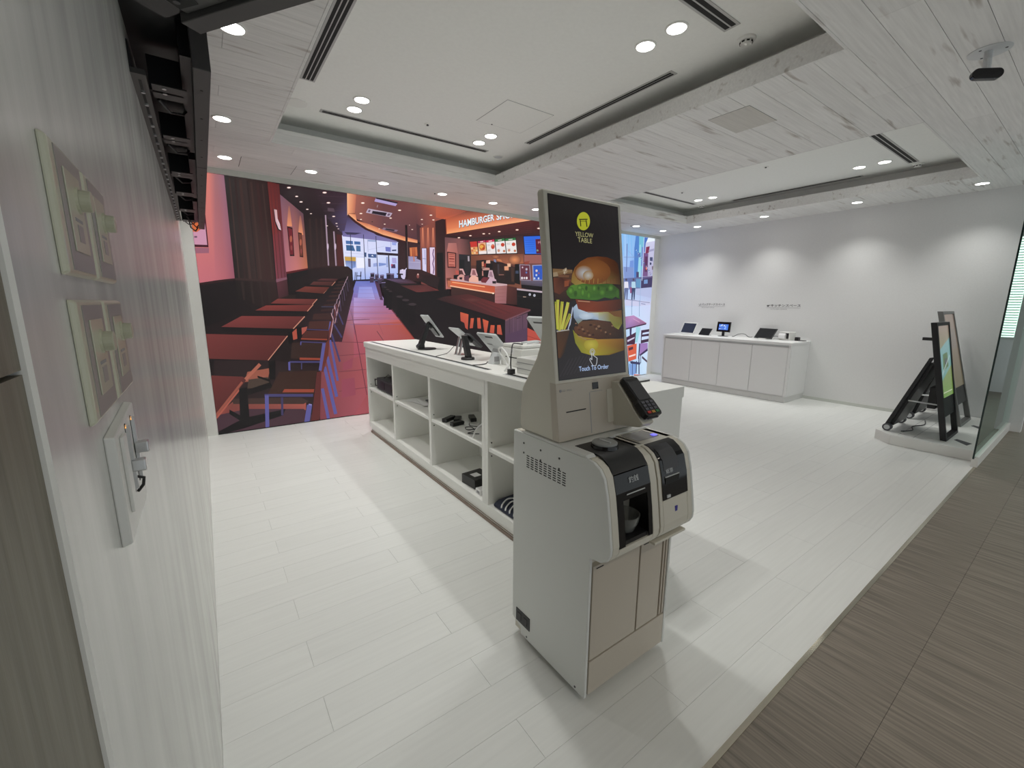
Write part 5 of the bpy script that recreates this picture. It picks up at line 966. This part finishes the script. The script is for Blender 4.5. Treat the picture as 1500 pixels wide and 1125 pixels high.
B(-.065, .10, -.085, .085, 0, .07).build('body', M['black'], t, bevel=.002); B(-.03, .03, -.035, .03, .0703, .0712).build('sticker', M['paper'], t)
t = thing('storage_box', 'small white box next to the black box in the bottom shelf', 'box', (1.485, 2.41, .13)); B(1.44, 1.53, 2.375, 2.445, .13, .168).build('body', M['paper'], t, bevel=.002); B(1.4392, 1.44, 2.39, 2.43, .14, .158).build('print', M['greyink'], t)
t = thing('folded_cloth', 'dark navy folded cloth under white leads in the bottom near shelf', 'cloth', (1.52, 2.05, .13))
MB().prism([(1.43, .131), (1.43, .150), (1.47, .172), (1.62, .178), (1.66, .150), (1.66, .131)], 'y', 1.82, 2.20).build('fold', mat('navy_cloth', (.03, .035, .06), .9), t, bevel=.01)
for i in range(6):
    y = 2.10 - .045 * i
    cable('white_lead', [(1.427, y, .162), (1.450, y + .02, .172), (1.50, y + .035, .187), (1.55, y + .01, .189), (1.58, y - .02, .189)], .005, M['cable_w'], 'white charging lead on the navy cloth, number %s from the divider' % ['one', 'two', 'three', 'four', 'five', 'six'][i])['group'] = 'white charging leads'

# ================================================================== RIGHT WALL: low cabinet and its devices
cb2 = thing('low_cabinet', 'white four-door cabinet against the right wall', 'cabinet', (7.3, 3.75, 0))
ZK = .905
B(6.955, 7.628, 2.685, 4.855, .868, ZK).build('top', M['cabwhite'], cb2, bevel=.002)
B(6.985, 7.628, 2.70, 4.845, .09, .868).build('body', M['cabwhite'], cb2)
B(6.965, 6.985, 2.690, 2.722, .09, .868).build('side_stile', M['cabwhite'], cb2); B(6.965, 6.985, 4.822, 4.850, .09, .868).build('side_stile', M['cabwhite'], cb2)
B(7.0, 7.628, 2.69, 2.70, .09, .868).build('end_panel', M['cabwhite'], cb2)
for y0, y1 in ((2.727, 3.238), (3.244, 3.764), (3.770, 4.274), (4.280, 4.818)): B(6.967, 6.985, y0, y1, .102, .838).build('door', M['cabwhite'], cb2, bevel=.0015)
B(6.975, 6.986, 2.72, 4.822, .840, .866).build('finger_rail', M['silver'], cb2)
B(6.975, 7.628, 2.70, 4.84, .004, .09).build('plinth', mat('plinth_white', (.70, .70, .69), .5), cb2); B(6.985, 7.62, 2.71, 4.83, 0, .004).build('plinth_shadow_gap', M['slot'], cb2)
def front_slab(parent, L, H, th, tilt, mf, mb_, base=(0, 0, 0), nm='screen', mscr=None, bez=.008):
    # panel facing local -x, leaning back by tilt degrees, L along y
    a = math.radians(tilt); T = Matrix.Translation(base) @ Matrix.Rotation(a, 4, 'Y')
    o = MB().box(0, th, -L / 2, L / 2, 0, H, T).build(nm, mb_, parent, bevel=.0015)
    MB().box(-.0008, 0, -L / 2 + bez, L / 2 - bez, bez, H - bez, T).build('display', mscr or mf, o); return o, T
t = thing('laptop', 'open white laptop with a dark screen at the left end of the cabinet', 'laptop', (7.36, 4.66, ZK), math.radians(-14), local=True)
B(-.22, .02, -.17, .17, 0, .012).build('base', M['whiteplastic'], t, bevel=.003); B(-.12, .0, -.15, .15, .012, .0125).build('keyboard', M['silver'], t)
front_slab(t, .34, .225, .008, 24, M['navy'], M['whiteplastic'], (.02, 0, .010), 'lid', bez=.018)
t = thing('tablet', 'small black tablet leaning low beside the open laptop', 'tablet', (7.37, 4.31, ZK), math.radians(-14), local=True)
front_slab(t, .235, .145, .009, 35, M['deadscreen'], M['black'], (0, 0, .003), 'body'); B(-.01, .13, -.06, .06, 0, .004).build('rest', M['black'], t)
t = thing('small_monitor', 'small black monitor on a foot with a glowing blue picture', 'monitor', (7.44, 3.98, ZK), math.radians(-12), local=True)
MB().lathe([(.085, 0), (.085, .005), (.03, .010), (.001, .010)], (0, 0, 0), 24).build('foot', M['black'], t, smooth=True); B(-.012, .012, -.02, .02, .009, .09).build('neck', M['black'], t)
o, T = front_slab(t, .27, .175, .02, 5, M['gloss'], M['black'], (-.018, 0, .075), 'body')
MB().box(-.0016, -.0009, -.10, .095, .035, .135, T).build('lit_area', mat('blue_screen_glow', (.02, .03, .08), .3, emit=lin((62, 110, 205)), strength=1.0), o)
random.seed(3)
for i in range(12):
    a, b = random.uniform(-.095, .06), random.uniform(.04, .11)
    MB().box(-.0022, -.0017, a, a + random.uniform(.015, .04), b, b + random.uniform(.012, .03), T).build('icon', mat('screen_tile_%d' % i, (.05, .05, .1), .3, emit=lin(random.choice([(150, 185, 240), (30, 50, 120), (100, 130, 190), (200, 215, 245)])), strength=1.0), o)
t = thing('tablet', 'large black tablet tilted on a white rest near the printer', 'tablet', (7.40, 3.30, ZK), math.radians(-14), local=True)
front_slab(t, .32, .20, .010, 38, M['deadscreen'], M['black'], (0, 0, .012), 'body', bez=.012); MB().prism([(-.03, 0), (-.03, .015), (.0, .012), (.02, .03), (.12, .09), (.14, 0)], 'y', -.07, .05).build('rest', M['whiteplastic'], t, bevel=.002)
t = thing('ticket_printer', 'white box-shaped ticket printer with a paper tongue on the cabinet', 'printer', (7.50, 2.98, ZK), math.radians(-10), local=True)
B(-.07, .09, -.085, .085, 0, .13).build('body', M['whiteplastic'], t, bevel=.006); B(-.0722, -.069, -.072, .080, .098, .112).build('paper_slot', M['slot'], t); B(-.0725, -.069, -.072, -.035, .025, .10).build('side_window', M['black'], t)
MB().prism([(-.073, .105), (-.095, .075), (-.098, .03), (-.101, .03), (-.098, .077), (-.075, .109)], 'y', -.028, .075).build('paper_tongue', M['paper'], t)
t = thing('barcode_device', 'small black device with a flat tongue at the right end of the cabinet', 'scanner', (7.50, 2.80, ZK), 0, local=True)
B(-.03, .04, .0, .055, 0, .055).build('body', M['black'], t, bevel=.004); B(-.05, .05, -.085, .0, 0, .010).build('tongue', M['black'], t, bevel=.003)
cable('device_cable', [(7.47, 3.835, ZK + .006), (7.44, 3.79, ZK + .008), (7.46, 3.72, ZK + .05), (7.50, 3.64, ZK + .055), (7.53, 3.58, ZK + .008), (7.58, 3.54, ZK + .007)], .005, M['black'], 'black cable arching right of the small blue monitor')
cable('device_cable', [(7.60, 3.40, ZK + .007), (7.60, 3.28, ZK + .02), (7.60, 3.18, ZK + .045), (7.605, 3.12, ZK + .02), (7.61, 3.09, ZK + .006)], .004, M['black'], 'black cable between the large tablet and the ticket printer')
# wall lettering
def wall_text(body, y0, y1, z0, z1, m, bold=0.0): return text_on(body, (XR - .001, y0, z0), (0, y1 - y0, 0), (0, 0, z1 - z0), bold).build('lettering', m)
def wall_sign(label, jp, en, y0, y1, z, mark):
    t = thing('wall_lettering', label, 'lettering', (XR - .001, (y0 + y1) / 2, z)); w = y1 - y0
    for b, a0, a1, h0, h1, m, bo in ((jp, .13, 1.0, .010, .052, M['ink'], .012), (en, .14, .62, -.034, -.018, M['greyink'], 0)):
        o = text_on(b, (XR - .0012, y0 + w * a0, z + h0), (0, w * (a1 - a0), 0), (0, 0, h1 - h0), bo).build('lettering', m, t)
    B(XR - .0014, XR - .0004, min(y0, y1), max(y0, y1), z - .006, z - .002).build('underline', M['greyink'], t)
    for q in mark: MB().prism([(y0 + a * w, z + b) for a, b in q], 'x', XR - .0014, XR - .0004).build('pictogram', M['ink'], t)
wall_sign('black Japanese lettering above the laptop and blue monitor', 'バックヤードスペース', 'BACKYARD SPACE', 4.612, 4.100, 1.425, [[(.03, .012), (.09, .012), (.09, .018), (.03, .018)], [(.05, .02), (.095, .022), (.09, .05), (.08, .05), (.083, .027), (.05, .026)], [(.01, .03), (.03, .03), (.03, .036), (.01, .036)]])
wall_sign('black Japanese lettering above the ticket printer', 'キッチンスペース', 'KITCHEN SPACE', 3.394, 2.889, 1.412, [[(.0, .03), (.02, .015), (.07, .015), (.09, .03)], [(.02, .034), (.11, .034), (.11, .039), (.02, .039)]])

# ================================================================== SIGNAGE PLATFORM, A-FRAME SIGNS, GLASS
ph = .105
pl = thing('platform', 'low white display platform with a cut corner by the glass', 'platform', (6.7, 1.0, 0))
MB().prism([(5.80, .575), (5.80, 1.19), (5.955, 1.355), (7.618, 1.355), (7.618, .575)], 'z', 0, ph).build('body', M['white'], pl, bevel=.003)
for x in (5.965, 6.86): MB().prism([(x, .65), (x + .125, .63), (x + .215, .75), (x + .155, .765)], 'z', ph - .002, ph + .0008).build('floor_plate', M['rubber'], pl)
for y in (1.02, 1.14): B(5.85, 7.55, y, y + .003, ph - .001, ph + .0004).build('cable_line', M['greyink'], pl)
cable('sign_cable', [(6.05, 1.16, ph + .005), (6.20, 1.10, ph + .005), (6.40, 1.14, ph + .005), (6.60, 1.08, ph + .005), (6.85, 1.12, ph + .005)], .005, M['black'], 'black power cable lying between the two signs on the platform')
def sign(name, x0, w, label, frame_m, scr, yb=.815, yt=1.045, zt=1.285):
    # leaning signboard facing the corridor (-y) with folding rear legs on wheels
    ph = .1065; x1 = x0 + w; t = thing(name, label, 'signboard', (x0 + w / 2, .95, ph))
    tan = (yt - yb) / (zt - ph)
    def yf(z): return yb + (z - ph) * tan
    dpt = .048
    for xa in (x0, x1 - .035): MB().prism([(yf(ph) - .022, ph), (yf(ph) + .026, ph), (yf(zt) + .026, zt), (yf(zt) - .022, zt)], 'x', xa, xa + .035).build('side_rail', frame_m, t, bevel=.002)
    MB().prism([(yf(zt - .03) - .022, zt - .03), (yf(zt - .03) + .026, zt - .03), (yf(zt) + .026, zt), (yf(zt) - .022, zt)], 'x', x0 + .035, x1 - .035).build('top_rail', frame_m, t)
    MB().prism([(yf(ph) - .022, ph), (yf(ph) + .026, ph), (yf(ph + .025) + .026, ph + .025), (yf(ph + .025) - .022, ph + .025)], 'x', x0 + .035, x1 - .035).build('bottom_rail', frame_m, t)
    za, zb_ = ph + .23, zt - .03
    pn = MB().prism([(yf(za) - .012, za), (yf(za) + .018, za), (yf(zb_) + .018, zb_), (yf(zb_) - .012, zb_)], 'x', x0 + .035, x1 - .035).build('screen_panel', M['black'], t)
    nn = Vector((0, -1, tan)).normalized(); uu = Vector((0, tan, 1)).normalized(); zs = ph + .42
    p0 = Vector((x0 + .036, yf(zs) - .013, zs)); hh = (zt - .035 - zs) * math.sqrt(1 + tan * tan)
    S = Picture(p0, nn, (1, 0, 0), uu, w - .072, hh, .0001); W_, H_ = w - .072, hh
    for pts, cols in scr(W_, H_): S.k += 1; S.poly_uv(pts, [lin(c) for c in (cols if isinstance(cols, list) else [cols] * len(pts))])
    S.build('screen_picture', M['lcd_dim'], pn)
    # rear legs with a cross plate and wheels
    for xa in (x0 + .002, x1 - .032):
        lg = MB().prism([(yf(.93), .945), (yf(.93) + .045, .93), (1.262, ph + .05), (1.285, ph + .075)] if False else [(yf(.92) + .024, .94), (yf(.90) + .062, .93), (1.290, ph + .068), (1.262, ph + .040)], 'x', xa, xa + .03).build('rear_leg', frame_m, t, bevel=.002)
        wl = MB().cyl((xa - .012, 1.265, ph + .041), (xa + .04, 1.265, ph + .041), .041, n=24).build('wheel', M['rubber'], lg, bevel=.002); MB().cyl((xa - .014, 1.265, ph + .041), (xa - .010, 1.265, ph + .041), .026, n=18).build('hub_cap', M['silver'], wl)
    MB().prism([(yf(.86) + .03, .88), (yf(.86) + .06, .88), (1.262, ph + .085), (1.225, ph + .06)], 'x', x0 + .04, x1 - .04).build('rear_plate', M['black'], t)
    MB().tube([(x0 + .02, yf(.42) + .02, .46), (x0 + .02, 1.135, .465)], .008).build('stay_bar', M['alu'], t); MB().tube([(x1 - .02, yf(.42) + .02, .46), (x1 - .02, 1.135, .465)], .008).build('stay_bar', M['alu'], t)
    B(x0 + .01, x0 + .05, yf(1.12) + .02, yf(1.12) + .10, 1.105, 1.135).build('rear_handle', M['blackmetal'], t)
    B(x0 + .10, x1 - .10, yf(.62) + .022, yf(.62) + .085, .40, .62).build('media_box', M['blackmetal'], t)
    return t
def scr_a(w, h):
    yield [(0, 0), (w, 0), (w, h), (0, h)], [(120, 168, 74), (134, 176, 86), (178, 158, 146), (168, 148, 138)]
    yield [(0, h * .22), (w, h * .42), (w, h * .82), (0, h * .66)], [(120, 176, 170), (140, 190, 185), (150, 196, 200), (140, 190, 195)]
    yield [(w * .25, h * .36), (w * .75, h * .42), (w * .7, h * .62), (w * .3, h * .6)], (96, 130, 84)
    yield [(w * .4, h * .45), (w * .65, h * .47), (w * .62, h * .54), (w * .42, h * .53)], (90, 96, 96)
    for i in range(9): yield [(w * (.05 + .1 * i), h * (.28 + .03 * i)), (w * (.1 + .1 * i), h * (.30 + .03 * i)), (w * (.1 + .1 * i), h * (.34 + .03 * i)), (w * (.05 + .1 * i), h * (.32 + .03 * i))], (206, 226, 232)
    yield [(w * .1, h * .06), (w * .9, h * .06), (w * .9, h * .075), (w * .1, h * .075)], (214, 226, 190)
def scr_b(w, h):
    yield [(0, 0), (w, 0), (w, h), (0, h)], [(120, 112, 84), (112, 104, 80), (150, 132, 122), (156, 136, 124)]
    yield [(w * .1, h * .5), (w * .9, h * .55), (w * .9, h * .8), (w * .1, h * .78)], (134, 124, 116)
sign('sign_board', 5.965, .56, 'black wheeled folding signboard with a lit green picture, nearest the room', M['blackmetal'], scr_a)
sign('sign_board', 6.84, .58, 'grey framed wheeled signboard standing behind the black one', mat('grey_frame', (.20, .195, .19), .4), scr_b, .84, 1.165, 1.39)
kb = struct(B(5.60, XR, YS - .01, YS + .035, 0, .10).build('trim_6', M['white'], bevel=.002)); kb['label'] = 'low white kerb under the glass panel'
gl = struct(MB().box(5.50, XR - .002, YS + .008, YS + .018, .10, ZC).build('window_2', M['glass'])); gl['label'] = 'frameless glass panel at the right'
B(5.494, 5.500, YS + .007, YS + .019, .10, ZC).build('dark_edge', M['glass_edge'], gl)

# ================================================================== LEFT WALL: switches and hanging screens
def switch_plate(y0, y1, z0, z1, label, knob_y, knob_z):
    t = thing('switch_plate', label, 'switch', (XL, (y0 + y1) / 2, (z0 + z1) / 2), group='dimmer switch plates'); X0 = XL
    MB().add([(X0, y0, z0), (X0, y1, z0), (X0, y1, z1), (X0, y0, z1), (X0 + .006, y0 + .003, z0 + .003), (X0 + .006, y1 - .003, z0 + .003), (X0 + .006, y1 - .003, z1 - .003), (X0 + .006, y0 + .003, z1 - .003)],
             [(3, 2, 1, 0), (4, 5, 6, 7), (0, 1, 5, 4), (1, 2, 6, 5), (2, 3, 7, 6), (3, 0, 4, 7)]).build('rim', M['cream'], t, bevel=.002)
    ins = B(X0 + .006, X0 + .0066, y0 + .018, y1 - .012, z0 + .006, z1 - .006).build('insert', M['insert'], t)
    mod = B(X0 + .0066, X0 + .0078, y0 + .036, y1 - .030, z0 + .024, z1 - .020).build('module', M['cream'], t, bevel=.0005)
    kb_ = MB().cyl((X0 + .0078, knob_y, knob_z), (X0 + .010, knob_y, knob_z), .0125, n=20).build('knob_collar', M['cream'], t)
    MB().cyl((X0 + .0095, knob_y, knob_z), (X0 + .0185, knob_y, knob_z), .0105, .0100, 20).build('knob', M['knob'], kb_, bevel=.001)
    B(X0 + .0078, X0 + .0082, y0 + .055, y1 - .050, z0 + .034, z0 + .050).build('label_field', M['insert'], mod); B(X0 + .0078, X0 + .0082, y0 + .050, y1 - .048, z0 + .053, z0 + .056).build('print', M['greyink'], mod)
switch_plate(.537, .664, 1.472, 1.590, 'cream dimmer switch plate, upper left of the four', .612, 1.547)
switch_plate(.672, .800, 1.472, 1.590, 'cream dimmer switch plate, upper right of the four', .752, 1.545)
switch_plate(.537, .664, 1.334, 1.452, 'cream dimmer switch plate, lower left of the four', .610, 1.409)
switch_plate(.672, .800, 1.334, 1.452, 'cream dimmer switch plate, lower right of the four', .752, 1.412)
t = thing('fader_plate', 'pale fader panel with two metal slider knobs below the dimmer switches', 'control panel', (XL, .65, 1.25))
MB().add([(XL, .583, 1.188), (XL, .735, 1.188), (XL, .735, 1.322), (XL, .583, 1.312), (XL + .009, .585, 1.190), (XL + .009, .733, 1.190), (XL + .009, .733, 1.320), (XL + .009, .585, 1.310)],
         [(3, 2, 1, 0), (4, 5, 6, 7), (0, 1, 5, 4), (1, 2, 6, 5), (2, 3, 7, 6), (3, 0, 4, 7)]).build('body', M['whiteplastic'], t, bevel=.0015)
B(XL + .009, XL + .0125, .605, .628, 1.218, 1.305).build('cover_strip', M['whiteplastic'], t, bevel=.001)
for y, zk in ((.650, 1.262), (.695, 1.272)):
    tr = B(XL + .0088, XL + .0095, y - .0025, y + .0025, 1.225, 1.310).build('slider_track', M['slot'], t); B(XL + .0095, XL + .013, y - .002, y + .002, 1.23, 1.308).build('slider_rail', M['alu'], tr)
    B(XL + .010, XL + .023, y - .006, y + .006, zk - .010, zk + .004).build('slider_knob', M['alu'], t, bevel=.0015)
    MB().cyl((XL + .009, y, 1.306), (XL + .0105, y, 1.306), .0025, n=8).build('indicator', mat('amber_dot', (.4, .2, .05), .4, emit=(1, .45, .12), strength=1.0), t)
MB().tube([(XL + .010, .652, 1.245), (XL + .018, .656, 1.240), (XL + .016, .660, 1.230), (XL + .010, .662, 1.222)], .0018).build('wire', M['black'], t)

# row of wall screens seen from below and behind
sr = thing('wall_screens', 'row of black wall screens hung on a slotted rail high on the left wall', 'screen', (.0, 3.2, 2.08))
rail = B(XL, XL + .034, 1.70, 4.42, 2.078, 2.092).build('wall_rail', mat('dark_grey_steel', (.07, .068, .066), .45, metal=.4), sr)
B(XL, XL + .004, 1.70, 4.42, 2.092, 2.16).build('rail_back', M['blackmetal'], rail)
y = 1.74
while y < 4.36:
    B(XL + .014, XL + .021, y, y + .075, 2.0772, 2.0785).build('rail_slot', M['slot'], rail); MB().cyl((XL + .018, y + .086, 2.073), (XL + .018, y + .086, 2.079), .0055, n=8).build('rail_bolt', M['alu'], rail); y += .105
y0s = (1.58, 2.67, 3.76)
for i, y0 in enumerate(y0s):
    pn = B(.046, .088, y0 + .001, y0 + 1.085, 2.083, 2.70).build('display_panel', mat('dark_bezel_%d' % i, (.055, .052, .052), .5), sr, bevel=.002)
    B(.020, .046, y0 + .06, y0 + 1.03, 2.13, 2.66).build('rear_cover', M['black'], pn)
    for k in range(4): MB().cyl((.066, y0 + .15 + .25 * k, 2.0815), (.066, y0 + .15 + .25 * k, 2.0835), .004, n=8).build('screw', M['black'], pn)
    for k in range(2):
        yb_ = y0 + .28 + .5 * k
        br = B(XL + .034, .020, yb_, yb_ + .012, 2.10, 2.20).build('bracket', M['blackmetal'], sr); B(XL + .04, .03, yb_ - .05, yb_ + .06, 2.100, 2.104).build('bracket_plate', mat('grey_bracket_%d%d' % (i, k), (.03, .03, .03), .4), br)
        for s in (.0, .04): MB().cyl((XL + .07, yb_ - .03 + s, 2.098), (XL + .07, yb_ - .03 + s, 2.1005), .006, n=8).build('bolt', M['alu'], br)
        MB().tube([(XL + .05, yb_ + .10, 2.11), (-.02, yb_ + .16, 2.095), (.015, yb_ + .20, 2.11), (.03, yb_ + .24, 2.14)], .004).build('cord', M['black'], br)
B(XL, .046, 1.40, 4.84, 2.22, 2.235).build('added_gap_blackout', M['black'], sr)  # added black sheet, keeps the lit ceiling from showing through the gap
MB().tube([(-.02, 4.45, 2.12), (-.01, 4.62, 2.06), (.02, 4.74, 2.05), (.04, 4.80, 2.09)], .005).build('cord', M['black'], sr)
MB().tube([(-.03, 4.42, 2.12), (.0, 4.55, 2.09), (.03, 4.66, 2.07), (.045, 4.74, 2.10)], .004).build('cord', M['black'], sr)
# angled screen nearest the camera
dv = Vector((.23, -.335, 0)).normalized(); nv = Vector((-dv.y, dv.x, 0)) * -1
dv2 = dv; nv = Vector((dv.y, -dv.x, 0))
if nv.x > 0: nv = -nv
TT = Matrix(((dv2.x, nv.x, 0, .070), (dv2.y, nv.y, 0, 1.372), (0, 0, 1, 2.08), (0, 0, 0, 1)))            # local: x along, y towards the wall, z up
t = thing('angled_screen', 'big black angled screen at the top edge, its vented underside showing', 'screen', (.16, 1.2, 2.08))
MB().box(-.01, .62, 0, .045, 0, .60, TT).build('display_panel', mat('dark_bezel', (.06, .058, .058), .5), t, bevel=.002)
MB().box(.015, .60, .045, .17, .012, .58, TT).build('rear_housing', mat('dark_grey_plastic', (.075, .073, .072), .55), t, bevel=.004)
gr = MB().prism([(.13, .056), (.58, .056), (.58, .16), (.22, .16), (.10, .10)], 'z', .0105, .012, TT).build('grille_field', M['slot'], t)
ho = MB()
for i in range(22):
    for j in range(5):
        a, b = .15 + .019 * i + (.0095 if j % 2 else 0), .068 + .018 * j
        if a > .13 + .6 * max(0, b - .09) * 1.2: ho.cyl((a, b, .0098), (a, b, .0106), .0055, n=6, M=TT)
ho.build('grille_holes', M['charcoal'], gr)['kind'] = 'stuff'
MB().prism([(.02, .065), (.075, .062), (.10, .12), (.09, .155), (.03, .155)], 'z', .0105, .012, TT).build('port_recess', M['slot'], t)
for a, b in ((.04, .085), (.06, .1), (.05, .13), (.075, .135)): MB().cyl((a, b, .008), (a, b, .0106), .007, n=10, M=TT).build('port', M['charcoal'], t)
MB().box(-.06, .03, .045, .11, .02, .10, TT).build('hinge_arm', M['blackmetal'], t)
MB().box(.0, .10, .16, .21, .05, .5, TT).build('mount', M['blackmetal'], t)

# ================================================================== CEILING FIXTURES
M['ventframe'] = mat('vent_aluminium', (.50, .50, .49), .4)
def slot_diffuser(x0, x1, y0, y1, label, n=2):
    t = thing('air_diffuser', label, 'air vent', ((x0 + x1) / 2, (y0 + y1) / 2, ZR), group='linear air diffusers'); along_x = (x1 - x0) > (y1 - y0)
    B(x0, x1, y0, y1, ZR - .004, ZR).build('frame', M['ventframe'], t); w = (y1 - y0) if along_x else (x1 - x0); e = .010; p = (w - 2 * e) / n
    for i in range(n):
        a = e + p * i + p * .14; b = e + p * (i + 1) - p * .14
        if along_x: B(x0 + .018, x1 - .018, y0 + a, y0 + b, ZR - .0052, ZR - .003).build('slot', M['slot'], t)
        else: B(x0 + a, x0 + b, y0 + .018, y1 - .018, ZR - .0052, ZR - .003).build('slot', M['slot'], t)
    return t
slot_diffuser(.97, 2.62, 4.10, 4.165, 'thin double-slot air diffuser along the video wall side of the left tray')
slot_diffuser(2.785, 2.855, 2.03, 3.70, 'thin double-slot air diffuser along the right edge of the left tray')
slot_diffuser(.735, .835, 1.70, 3.66, 'wide triple-slot air diffuser at the left edge of the left tray', 3)
slot_diffuser(1.30, 2.665, 1.50, 1.595, 'wide double-slot air diffuser near the top edge of the picture')
slot_diffuser(5.30, 6.58, 4.155, 4.22, 'short slot air diffuser at the far side of the right tray')
slot_diffuser(6.775, 6.84, 2.08, 3.70, 'thin slot air diffuser beside the right wall in the right tray')
slot_diffuser(5.25, 6.635, 1.525, 1.62, 'wide dark double-slot air diffuser in the near part of the right tray')
t = thing('access_panel', 'square white access panel outlined in the left tray', 'access panel', (2.365, 3.29, ZR))
o = B(2.125, 2.609, 3.047, 3.529, ZR - .0012, ZR).build('joint', M['greyink'], t); B(2.129, 2.605, 3.051, 3.525, ZR - .0022, ZR).build('panel', M['paint'], t); MB().cyl((2.28, 3.515, ZR - .004), (2.28, 3.515, ZR), .008, n=10).build('latch', M['charcoal'], t)
t = thing('access_panel', 'pale board access panel in the ceiling between the two trays', 'access panel', (3.385, 1.82, ZC))
B(3.18, 3.59, 1.672, 1.972, ZC - .0008, ZC).build('joint', M['ceil_gap'], t); B(3.183, 3.587, 1.675, 1.969, ZC - .002, ZC).build('panel', M['stain'], t)
t = thing('access_panel', 'board access panel outlined near the top left of the video wall', 'access panel', (.68, 5.18, ZC))
B(.44, .915, 5.0, 5.365, ZC - .0008, ZC).build('joint', M['slot'], t); B(.444, .911, 4.996, 5.369, ZC - .002, ZC).build('panel', M['ceil'], t)
def disc(name, x, y, z, prof, label, cat, m, extra=None, group=None):
    t = thing(name, label, cat, (x, y, z), group=group); MB().lathe(prof, (x, y, z), 28).build('body', m, t, smooth=True)
    if extra: extra(t)
    return t
disc('ceiling_speaker', .786, 4.10, ZR, [(.082, 0), (.080, -.006), (.072, -.007), (.001, -.007)], 'round white ceiling speaker at the far left of the left tray', 'speaker', M['lampring'])
def sp2(x, y):
    return lambda t: MB().lathe([(.045, -.0085), (.040, -.0095), (.001, -.0095)], (x, y, ZR), 20).build('grille', M['silver'], t)
disc('ceiling_sensor', 2.80, 4.19, ZR, [(.055, 0), (.053, -.008), (.001, -.009)], 'flat round sensor at the far right corner of the left tray', 'sensor', M['lampring'], sp2(2.80, 4.19))
def smoke(x, y, label):
    t = thing('smoke_detector', label, 'smoke detector', (x, y, ZR), group='smoke detectors')
    MB().lathe([(.052, 0), (.052, -.010), (.046, -.014), (.001, -.014)], (x, y, ZR), 28).build('base', M['lampring'], t, smooth=True)
    MB().lathe([(.034, -.013), (.036, -.022), (.030, -.034), (.001, -.036)], (x, y, ZR), 24).build('chamber', M['whiteplastic'], t, smooth=True)
    for k in range(8):
        a = math.pi * k / 4; MB().box(.033, .0365, -.008, .008, -.027, -.019, Matrix.Translation((x, y, ZR)) @ Matrix.Rotation(a, 4, 'Z')).build('inlet', M['slot'], t)
smoke(2.84, 1.552, 'white smoke detector beside the wide diffuser in the left tray'); smoke(6.75, 1.56, 'white smoke detector beside the diffuser in the right tray'); smoke(6.75, 4.17, 'small smoke detector in the far corner of the right tray')
def sprinkler(x, y, z, label):
    t = thing('sprinkler', label, 'sprinkler', (x, y, z), group='ceiling sprinklers'); MB().lathe([(.030, 0), (.028, -.004), (.001, -.004)], (x, y, z), 20).build('plate', M['lampring'], t); MB().lathe([(.009, -.004), (.011, -.012), (.001, -.014)], (x, y, z), 12).build('head', M['charcoal'], t)
sprinkler(1.816, 3.86, ZR, 'sprinkler head in the middle of the left tray'); sprinkler(5.50, 2.63, ZR, 'sprinkler head in the near part of the right tray'); sprinkler(5.76, 3.88, ZR, 'sprinkler head in the far part of the right tray')
sprinkler(2.49, 5.14, ZC, 'tiny dark sprinkler head between two downlights above the video wall'); sprinkler(6.19, 5.12, ZC, 'tiny dark sprinkler head just right of the kiosk screen')
# ceiling camera bracket over the corridor edge
t = thing('ceiling_camera', 'silver ceiling bracket carrying a small black camera bar', 'camera', (3.56, .607, ZC))
MB().lathe([(.085, 0), (.085, -.003), (.078, -.006), (.001, -.006)], (3.56, .607, ZC), 32).build('mount_plate', M['silver'], t, smooth=True)
for a in (.6, 2.7, 4.8): MB().cyl((3.56 + .062 * math.cos(a), .607 + .062 * math.sin(a), ZC - .0075), (3.56 + .062 * math.cos(a), .607 + .062 * math.sin(a), ZC - .005), .006, n=10).build('screw', M['charcoal'], t)
MB().tube([(3.545, .607, ZC - .004), (3.54, .605, ZC - .05), (3.52, .60, ZC - .085), (3.505, .595, ZC - .115)], .017, 12).build('arm', M['silver'], t, smooth=True)
CMx = Matrix.Translation((3.495, .59, ZC - .135)) @ Matrix.Rotation(math.radians(-58), 4, 'Z') @ Matrix.Rotation(math.radians(8), 4, 'Y')
MB().prism(rrect(-.064, .064, -.025, .025, .0248, 6), 'y', -.012, .02, CMx).build('camera_bar', M['gloss'], t, bevel=.003)
